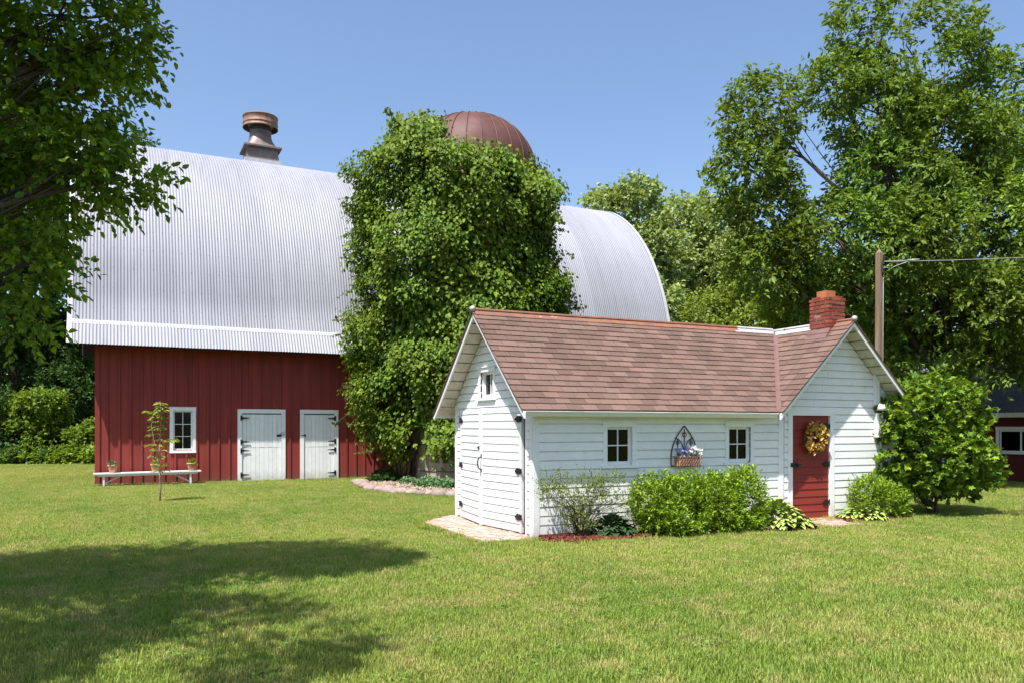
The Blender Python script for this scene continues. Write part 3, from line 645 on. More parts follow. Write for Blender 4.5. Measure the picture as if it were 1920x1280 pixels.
for z in (.30, .96, 1.62): place('hinge', HDIAM, frame((5.765, -.008 if z != 1.62 else -.008, z), (-1, 0, 0), (0, -1, 0)*np.array(-1), (0, 0, 1)), rd)
mb = MB(); mb.box((4.85, -.046, .925), (5.03, -.03, .995)); mb.tube([(4.98, -.03, .96), (4.98, -.075, .96), (5.06, -.078, .955)], .013, 7); mb.build('latch', M['black'], rd)
MB().box((4.86, -.16, -.01), (5.80, .0, .03)).build('door_step', M['paver'], rd)

# ------------------------------------------------------------------ red barn
B0 = ground(180, 910); BT = math.radians(26.4)-TH
U = np.array([math.cos(BT), math.sin(BT), 0]); NV = np.array([-U[1], U[0], 0])
BL, BW, UE0, UE1 = 18.85, 10.4, -.67, 19.5
barn = thing('barn', 'big red barn with arched corrugated steel roof behind the vine', 'barn', B0, BT)
def b2w(u, v, z): return B0+U*u+NV*v+np.array([0, 0, z])
def w2b(p): q = np.array(p)-B0; return np.array([q@U, q@NV, q[2]])
ctrl = np.array([(-.25, 4.40), (.02, 5.05), (.20, 5.70), (.42, 6.42), (.74, 7.2), (1.16, 8.02), (1.78, 8.92), (2.72, 9.86), (3.70, 10.52), (4.55, 10.88), (5.2, 11.0)])
def spline(c, n):
    out = []; c = np.vstack([2*c[0]-c[1], c, 2*c[-1]-c[-2]])
    for i in range(1, len(c)-2):
        for t in np.linspace(0, 1, n, endpoint=False):
            p0, p1, p2, p3 = c[i-1:i+3]; out.append(.5*((2*p1)+(-p0+p2)*t+(2*p0-5*p1+4*p2-p3)*t*t+(-p0+3*p1-3*p2+p3)*t**3))
    out.append(c[-2]); return np.array(out)
prof = spline(ctrl, 3)
def arch_z(v):
    v = min(v, BW-v); return float(np.interp(v, prof[:, 0], prof[:, 1]))
def w_on_barn(px, py, v=0.): return w2b(onplane(px, py, NV, b2w(0, v, 0)))
wb = (1.85, 2.54, .94, 2.16); d1 = (3.68, 5.05, 0., 2.13); d2 = (5.48, 6.65, 0., 2.13)
openb = [(wb[0]+.09, wb[1]-.09, wb[2]+.02, wb[3]-.09), (d1[0]+.12, d1[1]-.12, 0, d1[3]-.12), (d2[0]+.12, d2[1]-.12, 0, d2[3]-.12)]
Pbf = fr((0, 0, 0), (1, 0, 0), (0, -1, 0))
bw_ = solid_wall(Pbf, [0, BL], lambda u: 4.55, openb, .12).build('wall', M['red'], barn)
rb = random.Random(3); u = 0.
while u < BL-.05:
    w = .285+rb.uniform(-.012, .012); u1 = min(u+w, BL); z0 = rb.uniform(.0, .05); segs = [(u, u1, z0, 4.5)]
    for o in openb:
        new = []
        for (a, b, c, d) in segs:
            if o[1] <= a or o[0] >= b: new.append((a, b, c, d)); continue
            if o[0] > a: new.append((a, o[0], c, d))
            if o[1] < b: new.append((o[1], b, c, d))
            x0, x1 = max(a, o[0]), min(b, o[1])
            if o[2]-c > .02: new.append((x0, x1, c, o[2]))
            new.append((x0, x1, o[3], d))
        segs = new
    for (a, b, c, d) in segs:
        if b-a < .01: continue
        t = .02+rb.uniform(-.003, .004); MB().box((a+.002, -t, c), (b-.002, -.001, d)).build('wall_board', M['red'], bw_)
    if u > .05:
        inw = [o for o in openb if o[0]-.06 < u < o[1]+.06]
        rng_ = [(max(z0-.0, .0), 4.5)]
        for o in inw: rng_ = [(z0, o[2]-.1), (o[3]+.1, 4.5)] if o[2] > .3 else [(o[3]+.1, 4.5)]
        for c, d in rng_:
            if d-c > .05: ww = .026+rb.uniform(-.004, .004); MB().box((u-ww, -.047-rb.uniform(0, .004), c), (u+ww, -.018, d)).build('batten', M['red'], bw_)
    u = u1
for x in (.0, BL):     # gable ends
    poly = [(x, 0, 0)]+[(x, v, arch_z((v if v < BW/2 else BW-v)-.12)-.07) for v in np.concatenate([np.linspace(.02, 2, 12), np.linspace(2.3, BW-2.3, 14), np.linspace(BW-2, BW-.02, 12)])]+[(x, BW, 0)]
    MB().prism(poly, (.1 if x == 0 else -.1, 0, 0)).build('wall', M['red'], barn)
MB().box((0, BW-.12, 0), (BL, BW, 4.5)).build('wall', M['red'], barn)
MB().box((.1, .12, -.01), (BL-.1, BW-.12, .02)).build('floor', M['interior'], barn)
MB().box((-.028, -.05, .0), (.09, .02, 4.5)).build('corner_board', M['red'], barn)
MB().box((1.2, 1.1, .02), (7.2, 1.15, 3.2)).build('added_dark_panel', M['interior'], barn)  # unseen dark sheet added behind the window to keep its panes black
MB().box((1.2, .14, 2.9), (7.2, 1.1, 2.95)).build('added_dark_panel', M['interior'], barn)  # lid added over that sheet, blocks light from above
# corrugated sheets
PIT, NPS = .0853, 8
def sheet(pr, name, amp=.0085, ns=8, mat='metal'):
    pr = np.array(pr); tg = np.gradient(pr, axis=0); tg = nrm(tg); nn = np.stack([-tg[:, 1], tg[:, 0]], 1)
    cols = NPS*ns+1; V = []
    for (v, z), (nv, nz) in zip(pr, nn):
        for j in range(cols):
            x = j*PIT/ns; ph = (j % ns)/ns; d = amp*math.cos(2*math.pi*ph)
            V.append((x, v+nv*d, z+nz*d))
    Fc = [(i*cols+j, i*cols+j+1, (i+1)*cols+j+1, (i+1)*cols+j) for i in range(len(pr)-1) for j in range(cols-1)]
    mb = MB(); mb.v = V; mb.f = Fc; mb.m = [0]*len(Fc); return mb.mesh(name, M[mat], True)
broof = group_part('roof', barn)
sh_a = sheet(prof, 'roof_sheet'); kick = np.array([(-.70, 3.80), (-.56, 4.02), (-.43, 4.22), (-.29, 4.43)]); sh_k = sheet(kick, 'skirt_sheet')
nsh = int(round((UE1-UE0)/(PIT*NPS))); sx = (UE1-UE0)/(nsh*PIT*NPS)
for i in range(nsh):
    for me in (sh_a, sh_k):
        o = mobj(me.name.split('.')[0], me, broof, (UE0+i*PIT*NPS*sx, random.uniform(-.003, .003), random.uniform(-.003, .003))); o.scale = (sx, 1, 1)
mb = MB(); bp = [(BW-v, z) for v, z in prof]
mb.add([(x, v, z) for (v, z) in bp for x in (UE0, UE1)], [(2*i, 2*i+1, 2*i+3, 2*i+2) for i in range(len(bp)-1)])
mb.build('roof_sheet', M['metal'], broof, True)
mb = MB()      # under-boarding so the steel is not see-through from below
ip = [(v+.03, z-.035) for v, z in kick]+[(v+.04, z-.04) for v, z in prof]; ip = ip+[(BW-v, z) for v, z in ip[::-1][:-4]]
mb.add([(x, v, z) for (v, z) in ip for x in (UE0+.03, UE1-.03)], [(2*i, 2*i+1, 2*i+3, 2*i+2) for i in range(len(ip)-1)]); mb.build('roof_boarding', M['interior'], broof)
MB().hexa([(UE0, -.34, 4.36), (UE1, -.34, 4.36), (UE1, -.30, 4.36), (UE0, -.30, 4.36), (UE0, -.265, 4.475), (UE1, -.265, 4.475), (UE1, -.235, 4.465), (UE0, -.235, 4.465)]).build('skirt_flashing', M['metalwhite'], broof)
for x in (UE0, UE1):   # edge trim along the arch
    mb = MB(); pp = np.vstack([kick, prof]); tg = nrm(np.gradient(pp, axis=0)); nn = np.stack([-tg[:, 1], tg[:, 0]], 1); w = .12 if x < 0 else -.12
    vsx = []
    for (v, z), (a, b) in zip(pp, nn): vsx += [(x-.012*np.sign(w), v+a*.022, z+b*.022), (x+w, v+a*.02, z+b*.02), (x-.012*np.sign(w), v-a*.06, z-b*.06)]
    fc = []
    for i in range(len(pp)-1): fc += [(3*i, 3*i+1, 3*i+4, 3*i+3), (3*i, 3*i+3, 3*i+5, 3*i+2)]
    mb.add(vsx, fc); mb.build('edge_trim', M['metalwhite'], broof)
mb = MB()
for x0 in np.arange(UE0, UE1-.1, 3.36):
    x1 = min(x0+3.38, UE1); dz = random.uniform(-.004, .006)
    mb.hexa([(x0, 4.92, 10.985+dz), (x1, 4.92, 10.985+dz), (x1, 5.48, 10.985+dz), (x0, 5.48, 10.985+dz), (x0, 5.12, 11.055+dz), (x1, 5.12, 11.055+dz), (x1, 5.28, 11.055+dz), (x0, 5.28, 11.055+dz)])
mb.build('ridge_cap', M['metalwhite'], broof)
nb = MB(); arc = np.concatenate([[0], np.cumsum(np.linalg.norm(np.diff(prof, axis=0), axis=1))])   # roofing nails
for s in np.arange(.5, arc[-1]-.3, .62):
    v = np.interp(s, arc, prof[:, 0]); z = np.interp(s, arc, prof[:, 1]); v2 = np.interp(s+.02, arc, prof[:, 0]); z2 = np.interp(s+.02, arc, prof[:, 1])
    t = nrm(np.array([0, v2-v, z2-z])); nn_ = np.array([0, -t[2], t[1]])
    for x in np.arange(UE0+PIT*sx, UE1-.05, PIT*sx*3):
        c = np.array([x, v, z])+nn_*.014; r = .011; nb.add([c+np.array([-r, 0, 0]), c-t*r, c+np.array([r, 0, 0]), c+t*r, c+nn_*.012], [(0, 1, 4), (1, 2, 4), (2, 3, 4), (3, 0, 4)])
tag(nb.build('roofing_nails', M['conduit'], broof), kind='stuff')
# window and stable doors
window(barn, fr((0, -.02, 0), (1, 0, 0), (0, -1, 0)), wb[0], wb[1], wb[2], wb[3], .09, 2, 3, M['white'], sill=False, proud=.035, deep=.05)
def barn_door(d, hinge_left, npl):
    dr = group_part('stable_door', barn); P = fr((0, -.02, 0), (1, 0, 0), (0, -1, 0)); B = lambda a, b, c, e, lo, hi: MB().hexa([P(a, lo, c), P(b, lo, c), P(b, hi, c), P(a, hi, c), P(a, lo, e), P(b, lo, e), P(b, hi, e), P(a, hi, e)])
    for a, b, c, e, h in ((d[0], d[0]+.12, 0, d[3]-.12, .036), (d[1]-.12, d[1], 0, d[3]-.12, .036), (d[0], d[1], d[3]-.12, d[3], .040)): B(a, b, c, e, 0, h).build('door_frame', M['whitev'], dr)
    i0, i1, sp = d[0]+.126, d[1]-.126, 1.0
    for (c, e) in ((.02, sp-.006), (sp+.006, d[3]-.15)):
        B(i0, i1, c, e, -.035, -.012).build('door_back', M['whitev'], dr)
        for k in range(npl):
            x0 = i0+(i1-i0)*k/npl+.0025; x1 = i0+(i1-i0)*(k+1)/npl-.0025
            B(x0, x1, c-random.uniform(0, .008), e-random.uniform(0, .006), -.012, .012+random.uniform(-.003, .003)).build('door_plank', M['whitev'], dr)
    mb = MB(); mb.hexa([P(i0, -.03, d[3]-.148), P(i1, -.03, d[3]-.148), P(i1, -.02, d[3]-.148), P(i0, -.02, d[3]-.148), P(i0, -.03, d[3]-.121), P(i1, -.03, d[3]-.121), P(i1, -.02, d[3]-.121), P(i0, -.02, d[3]-.121)]); mb.build('dark_gap_strip', M['interior'], dr)  # near-black strip filling the gap, its shade put in as colour
    for z in (.20, .91, 1.17, 1.87):
        if hinge_left: place('hinge', HSTRAP, frame((i0-.02, -.056, z), (1, 0, 0), (0, 1, 0), (0, 0, 1)), dr)
        else: place('hinge', HSTRAP, frame((i1+.02, -.056, z), (-1, 0, 0), (0, 1, 0), (0, 0, 1)), dr)
    x = i1-.06 if hinge_left else i0-.06; mb = MB(); mb.hexa([P(x-.07, .014, 1.32), P(x+.11, .014, 1.32), P(x+.11, .03, 1.32), P(x-.07, .03, 1.32), P(x-.07, .014, 1.385), P(x+.11, .014, 1.385), P(x+.11, .03, 1.385), P(x-.07, .03, 1.385)])
    mb.tube([P(x+.0, .04, 1.35), P(x+.15, .045, 1.38)] if hinge_left else [P(x-.03, .04, 1.35), P(x+.06, .04, 1.35)], .012, 6)
    if hinge_left: mb.tube([P(x+.02, .04, 1.40), P(x+.16, .05, 1.46)], .006, 5)
    mb.build('latch', M['black'], dr)
barn_door(d1, True, 9); barn_door(d2, False, 8)
# roof ventilator
vu = .5*(w2b(onplane(452, 300, NV, b2w(0, 5.2, 0)))[0]+w2b(onplane(524, 300, NV, b2w(0, 5.2, 0)))[0])
vent = group_part('roof_ventilator', barn); vent.location = (vu, 5.2, 10.86)
tag(vent, 'weathered rusty steel roof ventilator')
def frustum(mb, z0, w0, z1, w1): return mb.hexa([(-w0, -w0, z0), (w0, -w0, z0), (w0, w0, z0), (-w0, w0, z0), (-w1, -w1, z1), (w1, -w1, z1), (w1, w1, z1), (-w1, w1, z1)])
frustum(frustum(MB(), -.1, .63, .16, .63), .16, .605, .165, .60).build('curb', M['metalwhite'], vent)
frustum(MB(), .165, .56, .62, .50).build('base', M['ventpale'], vent)
frustum(frustum(MB(), .60, .645, .66, .635), .66, .635, .70, .52).build('flange', M['ventmetal'], vent)
mb = MB(); n = 24; rings = []
for t in np.linspace(0, 1, 7):      # square to round transition
    z = .69+.47*t; tt = t**.7
    for j in range(n):
        a = 2*math.pi*j/n; c, s = math.cos(a), math.sin(a); q = .50/max(abs(c), abs(s)); r = q*(1-tt)+.375*tt; mb.v.append((r*c, r*s, z))
for i in range(6):
    for j in range(n): mb.f.append((i*n+j, i*n+(j+1) % n, (i+1)*n+(j+1) % n, (i+1)*n+j)); mb.m.append(0)
mb.build('transition', M['ventpale'], vent, True)
mb = MB(); mb.lathe([(.375, 1.14), (.372, 1.30), (.385, 1.31), (.372, 1.32), (.37, 1.62)], 28); mb.build('neck', M['ventmetal'], vent, True)
mb = MB(); mb.lathe([(.37, 1.50), (.46, 1.54), (.50, 1.62)], 28); mb.build('inner_cone', M['ventpale'], vent, True)
mb = MB(); mb.lathe([(.60, 1.42), (.615, 1.43), (.615, 1.455), (.60, 1.46), (.60, 1.56), (.615, 1.57), (.60, 1.585), (.60, 1.80), (.615, 1.81), (.615, 1.84), (.59, 1.85)], 32); mb.lathe([(.59, 1.43), (.59, 1.84)], 32); mb.build('cap_band', M['ventrust'], vent, True)
mb = MB(); mb.lathe([(.60, 1.845), (.30, 1.92), (.05, 2.02), (.001, 2.03)], 28); mb.build('cap_top', M['metalwhite'], vent, True)

# ------------------------------------------------------------------ silo
sxy = c2w((885-960)/F*24.2, 24.2); SR = 1.8
silo = thing('silo', 'concrete stave silo with rusty brown ribbed dome, wrapped in vine', 'silo', sxy)
stm = {}
body = group_part('stave_wall', silo); ns_, sh_ = 38, .76
arcw = 2*math.pi/ns_
def stave_mb(mb, a, z0, z1, r=SR):
    da = arcw/2-.006; p = []
    for z in (z0+.006, z1-.006):
        for (aa, rr) in ((a-da, r-.07), (a+da, r-.07), (a+da, r), (a-da, r)): p.append((rr*math.cos(aa), rr*math.sin(aa), z))
    return mb.hexa(p)
MB().lathe([(SR-.012, 0), (SR-.012, 9.25)], 76).build('joint_core', M['mortar'], body, True)
toc = math.atan2(CAM[1]-sxy[1], CAM[0]-sxy[0]); st_rest = MB(); stc = stave_mb(MB(), 0, 0, sh_).mesh('stave', M['stave'])
for j in range(ns_):
    a = arcw*j; z = 0 if j % 2 == 0 else -sh_/2; dlt = abs((a-toc+math.pi) % (2*math.pi)-math.pi)
    while z < 9.2:
        z0, z1 = max(z, 0), min(z+sh_, 9.25)
        if dlt < 1.5 and z1 < 3.2:
            o = mobj('stave', stc, body, (0, 0, z0)); o.rotation_euler = (0, 0, a); o.scale = (1, 1, (z1-z0)/sh_)
        else: stave_mb(st_rest, a, z0, z1)
        z += sh_
tag(st_rest.build('stave_courses', M['stave'], body), kind='stuff')
for z in np.arange(.35, 9.1, .76):
    mb = MB(); mb.tube([((SR+.012)*math.cos(t), (SR+.012)*math.sin(t), z) for t in np.linspace(0, 2*math.pi, 49)], .012, 5, cap=False); mb.build('hoop', M['ventmetal'], body, True)
dome = group_part('dome', silo); nd = 26; DZ = 9.22; DR = 1.93
def dprof(n): return [(DR*math.cos(t)**.92 if t < 1.56 else .02, DZ+1.72*math.sin(t)) for t in np.linspace(0, 1.565, n)]
pan = MB().lathe(dprof(16), 4, (0, 0, 0), 0, -math.pi/nd, math.pi/nd).mesh('dome_panel', M['dome'], True)
rbm = MB(); rbm.tube([(r*1.004+.006, 0, z+.006) for r, z in dprof(16)], .017, 5, cap=False); rbm = rbm.mesh('dome_rib', M['domerib'], True)
for j in range(nd):
    mobj('dome_panel', pan, dome).rotation_euler = (0, 0, 2*math.pi*j/nd); mobj('dome_rib', rbm, dome).rotation_euler = (0, 0, 2*math.pi*(j+.5)/nd)
mb = MB(); mb.lathe([(.36, DZ+1.70), (.34, DZ+1.745), (.05, DZ+1.77), (.001, DZ+1.772)], 20); mb.build('dome_cap', M['domerib'], dome, True)
mb = MB(); mb.lathe([(DR+.02, DZ-.08), (DR+.03, DZ+.02), (DR, DZ+.03)], 52); mb.build('dome_ring', M['domerib'], dome, True)

# ------------------------------------------------------------------ vine over the silo
VD = 23.2
vt = np.array([(208, 740, 800), (240, 742, 834), (262, 720, 836), (290, 692, 945), (320, 672, 1000), (350, 660, 1040), (400, 657, 1046), (450, 657, 1046), (500, 654, 1060), (560, 654, 1068), (620, 648, 1073), (680, 652, 1078),
               (740, 662, 1075), (800, 682, 1040), (850, 712, 1000), (895, 745, 960)], float)
vine = thing('climbing_vine', 'thick green climbing vine covering the silo beside the barn', 'vine', sxy)
rv = np.random.default_rng(11); RGT = np.array([CT, -ST, 0]); FWD = np.array([ST, CT, 0])
def vine_pts(n, shrink, back=.25):
    y = np.interp(rv.random(n*2), np.linspace(0, 1, 60), np.linspace(222, 880, 60)); l = np.interp(y, vt[:, 0], vt[:, 1]); r = np.interp(y, vt[:, 0], vt[:, 2])
    w = rv.random(n*2)*400 < (r-l)*1.0+40; y, l, r = y[w][:n], l[w][:n], r[w][:n]; n = len(y)
    phi = rv.uniform(-math.pi*(.5+back), math.pi*(.5+back), n)
    l = l+4+10*(y > 540); r = r-2; cx = ((l+r)/2-960)/F*VD; hw = (r-l)/2/F*VD; dp = np.minimum(hw, 2.35); z = HC+(HZ-y)/F*VD
    out = RGT*np.sin(phi)[:, None]-FWD*np.cos(phi)[:, None]
    base = CAM*np.array([1, 1, 0])+RGT*(cx+hw*np.sin(phi)*shrink)[:, None]+FWD*(24.0-dp*np.cos(phi)*shrink)[:, None]; base[:, 2] = z
    lump = (vnoise(base, .9)-.5)*1.25+(vnoise(base+9, 2.3)-.5)*.85
    P = base+out*(lump*1.05-.14)[:, None]
    pp = w2p(P); bare = (pp[:, 0] > 762) & (pp[:, 0] < 808) & (pp[:, 1] > 785)
    low = (pp[:, 1] > 850) & (pp[:, 0] > 805); ok = ~(bare | low) & (P[:, 2] > .15)
    rel = P-np.array([sxy[0], sxy[1], 0]); hr = np.hypot(rel[:, 0], rel[:, 1]); k_ = np.where((hr < 1.95) & (P[:, 2] < 9.3), (1.95+.25*rv.random(len(hr)))/np.maximum(hr, .1), 1.); P[:, :2] = np.array(sxy[:2])+rel[:, :2]*k_[:, None]
    bq = (P-B0); bv = bq@NV; ok &= bv < -.72
    return P[ok], out[ok], lump[ok]
def vine_leaves(P, out, k, size, rad):
    n = len(P); Q_ = (P[:, None, :]+rv.normal(0, rad, (n, k, 3))).reshape(-1, 3); o = np.repeat(out, k, 0)
    e1 = nrm(np.array([0, 0, -.75])+o*.35+rv.normal(0, .45, Q_.shape)); u = nrm(o*.9+np.array([0, 0, .75])+rv.normal(0, .38, Q_.shape))
    e2 = nrm(np.cross(u, e1)); e3 = np.cross(e1, e2); L = size*(1+rv.uniform(-.35, .3, len(Q_))); T = OVAL[0]
    return Q_[:, None, :]+L[:, None, None]*(T[None, :, 0:1]*e1[:, None]+.78*T[None, :, 1:2]*e2[:, None]+T[None, :, 2:3]*e3[:, None])
Vs = []
P, o_, lm = vine_pts(6200, 1.0); Vs.append(vine_leaves(P, o_, 10, .102, .11))
P, o_, lm = vine_pts(2200, .88); Vs.append(vine_leaves(P, o_, 5, .14, .16))
P, o_, lm = vine_pts(3200, .80); Vs.append(vine_leaves(P, o_, 6, .16, .16))
ex = []
for a, b, n in (((838, 292), (905, 288), 60), ((900, 290), (960, 305), 70), ((950, 300), (1042, 350), 110), ((700, 290), (760, 262), 60), ((745, 262), (832, 240), 120), ((760, 235), (825, 228), 60), ((985, 330), (1045, 400), 80)):
    for t in rv.random(n): ex.append(at(a[0]+(b[0]-a[0])*t+rv.normal(0, 5), a[1]+(b[1]-a[1])*t+abs(rv.normal(0, 9)), 22.0+rv.uniform(-.2, 1.4)))
ex = np.array(ex); Vs.append(vine_leaves(ex, np.tile(-FWD, (len(ex), 1)), 7, .118, .12))
off = np.array([*sxy[:2], 0])
mobj('foliage', np_mesh('foliage', np.concatenate(Vs)-off, OVAL[1], M['l_vine']), vine)
mb = MB()
for i in range(13):
    px = rv.uniform(728, 765) if i < 9 else rv.uniform(808, 850); g = at(px, 890, 23.3)-off; g[2] = .0; tp = at(rv.uniform(700, 850), rv.uniform(480, 720), 22.9)-off
    pts = [g+(tp-g)*t+np.array([*(rv.normal(0, .12, 2)*(0 < t < 1)), 0]) for t in np.linspace(0, 1, 7)]; mb.tube(pts, [.045*(1-.6*t) for t in np.linspace(0, 1, 7)], 6)
mb.build('stem', M['twig'], vine, True)
def shoot(px, py, dx, dy, n=14, curl=0., leaf=.10, d=22.6, bare=False):
    a = at(px, py, d)-off; b = at(px+dx, py+dy, d+rv.uniform(-.2, .2))-off; m = (a+b)/2+np.array([0, 0, curl]); ts = np.linspace(0, 1, 8)
    pts = np.array([a*(1-t)**2+m*2*t*(1-t)+b*t*t for t in ts]); mb = MB(); mb.tube(pts, [.012*(1-.7*t) for t in ts], 4, cap=False); s = mb.build('shoot', M['twig'], vine, True)
    if bare: return
    t = np.sort(rv.random(n)); P = np.array([a*(1-q)**2+m*2*q*(1-q)+b*q*q for q in t]); D = rv.normal(0, 1, (n, 3))+np.array([0, 0, -.3])
    V = leaves(P, D, leaf, .75, OVAL, .9, rv); tag(mobj('leaf_spray', np_mesh('leaf_spray', V, OVAL[1], M['l_vine']), s), kind='stuff')
for a in ((700, 292, -28, -6, 14, .1), (672, 372, -42, 2, 10, .05), (665, 430, -34, 18, 10, 0), (662, 480, -28, 8, 10, .1), (660, 545, -30, 14, 10, 0), (658, 602, -36, -2, 16, .05), (655, 626, -38, 6, 16, .1),
          (690, 770, -62, 24, 30, .25), (700, 798, -50, 0, 24, .1), (700, 845, -35, 5, 18, .05), (760, 245, -38, -36, 44, .1), (745, 235, -22, -30, 24, .25), (770, 235, 45, -28, 24, .12), (800, 232, 30, -4, 16, .3), (1010, 338, 56, 18, 20, .25),
          (1030, 352, 40, 26, 18, .15), (1046, 430, 22, 8, 10, .1), (1055, 520, 22, -6, 12, .1), (1060, 470, 18, 14, 10, 0), (830, 262, 16, -6, 14, .1)): shoot(*a)
for i in range(9): shoot(rv.uniform(668, 684), rv.uniform(705, 760), rv.uniform(-30, -8), rv.uniform(-18, 40), bare=True)

# ------------------------------------------------------------------ stone-edged bed at the silo
bedp = [ground(672, 905), ground(682, 912), ground(700, 919), ground(750, 925), ground(800, 928), ground(850, 931), ground(900, 930)]
bedp = [p[:2] for p in bedp]+[np.array(p) for p in ((4.2, 6.9), (6.0, 8.5), (6.6, 11.0), (6.2, 14.0), (1.6, 13.9))]
mb = MB(); mb.add([(p[0], p[1], .035) for p in bedp]+[(p[0], p[1], -.02) for p in bedp], [tuple(range(len(bedp)))]+[(i, (i+1) % len(bedp), len(bedp)+(i+1) % len(bedp), len(bedp)+i) for i in range(len(bedp))])
bed = tag(mb.build('planting_bed', M['soil']), 'stone edged bed of pale gravel at the foot of the silo', 'bed', kind='structure')
def stone_mesh(seed):
    import bmesh
    bm = bmesh.new(); bmesh.ops.create_icosphere(bm, subdivisions=2, radius=1); r = np.random.default_rng(seed); off_ = r.random(3)*20
    co = np.array([v.co for v in bm.verts]); k = .75+.5*vnoise(co*1.0+off_, 1.1)
    for v, q in zip(bm.verts, k): v.co = v.co*q; v.co.z = max(v.co.z, -.5)
    me = bpy.data.meshes.new('stone'); bm.to_mesh(me); bm.free(); me.materials.append(M['stone']); me.polygons.foreach_set('use_smooth', [True]*len(me.polygons)); return me
STN = [stone_mesh(i) for i in range(6)]
def along(pts, step):
    pts = [np.array(p, float) for p in pts]; out = []; acc = 0
    for a, b in zip(pts[:-1], pts[1:]):
        L = np.linalg.norm(b-a); t = acc
        while t < L: out.append(a+(b-a)*t/L); t += step*random.uniform(.8, 1.15)
        acc = t-L
    return out
for p in along(bedp[:8], .29):
    s = random.uniform(.13, .20); o = mobj('stone', random.choice(STN), bed, (p[0]+random.uniform(-.05, .05), p[1]+random.uniform(-.05, .05), .05)); o.scale = (s*random.uniform(.9, 1.4), s, s*random.uniform(.5, .7)); o.rotation_euler = (0, 0, random.uniform(0, 6))
def inpoly(P, poly):
    x, y = P[:, 0], P[:, 1]; ins = np.zeros(len(P), bool); n = len(poly)
    for i in range(n):
        (x0, y0), (x1, y1) = poly[i][:2], poly[(i+1) % n][:2]
        c = ((y0 > y) != (y1 > y)) & (x < (x1-x0)*(y-y0)/(y1-y0+1e-12)+x0); ins ^= c
    return ins
CHIP = (np.array([(-.5, -.4, 0), (.5, -.35, 0), (.4, .4, .1), (-.45, .35, 0), (0, 0, .45)]), [(0, 1, 4), (1, 2, 4), (2, 3, 4), (3, 0, 4)])
def chips(name, poly, n, size, z, mat, parent=None, aspect=1., seed=0, h=1.):
    r = np.random.default_rng(seed); poly = [np.array(p[:2]) for p in poly]; lo = np.min(poly, 0); hi = np.max(poly, 0)
    P = lo+(hi-lo)*r.random((n*3, 2)); P = P[inpoly(P, poly)][:n]; m = len(P); a = r.uniform(0, 6.28, m); T, F_ = CHIP; s = size*r.uniform(.5, 1.4, m)
    e1 = np.stack([np.cos(a), np.sin(a), r.normal(0, .3, m)], 1); e2 = np.stack([-np.sin(a), np.cos(a), r.normal(0, .3, m)], 1)
    V = np.concatenate([P, np.full((m, 1), z)], 1)[:, None, :]+r.uniform(0, size*.4*h, (m, 1, 1))*np.array([0, 0, 1])+s[:, None, None]*(T[None, :, 0:1]*e1[:, None]*aspect+T[None, :, 1:2]*e2[:, None]+T[None, :, 2:3]*np.array([0, 0, 1]))
    return tag(mobj(name, np_mesh(name, V, F_, mat, False), parent), kind='stuff')
chips('bed_gravel', bedp, 9000, .05, .036, M['gravel'], bed)
def clump(name, label, cat, px, py, r, h, n, mat, size, width, seed, group=None, shape=DIAM, up=.6, k=6):
    g = ground(px, py); rg = np.random.default_rng(seed); root = thing(name, label, cat, g, 0, group)
    P = rg.normal(0, 1, (n, 3)); P = nrm(P)*rg.random((n, 1))**.4; P[:, 2] = np.abs(P[:, 2]); P = P*np.array([r, r, h])*.8; D = nrm(P/np.array([r, r, h])+np.array([0, 0, up])+rg.normal(0, .3, P.shape))
    V = sprigs(P, D, size*1.6, k, size, width, shape, .9, .2, rng=rg); V[..., 2] = np.maximum(V[..., 2], .02); mobj('foliage', np_mesh('foliage', V, shape[1], mat), root)
    mb = MB()
    for i in range(6):
        e = P[rg.integers(0, n)]; mb.tube([(0, 0, -.02), e*.5+(0, 0, .02), e], [.008, .006, .003], 4)
    mb.build('stem', M['twig'], root); return root
clump('ground_cover', 'low blue-green ground cover plant in gravel below the bare silo wall', 'plant', 805, 914, .42, .24, 260, M['l_cover'], .075, .6, 1, 'ground cover plants in the stone bed')
clump('ground_cover', 'low ground cover plant in gravel beside the white shed corner', 'plant', 842, 917, .26, .24, 160, M['l_cover'], .075, .6, 2, 'ground cover plants in the stone bed')
clump('ground_cover', 'small pale ground cover plant at the middle of the gravel bed', 'plant', 766, 908, .28, .16, 110, M['l_cover'], .07, .6, 3, 'ground cover plants in the stone bed')
clump('ivy_clump', 'dark low ivy clump under the vine by the red wall', 'plant', 722, 903, .50, .30, 260, M['l_dark'], .10, .7, 4, shape=OVAL)

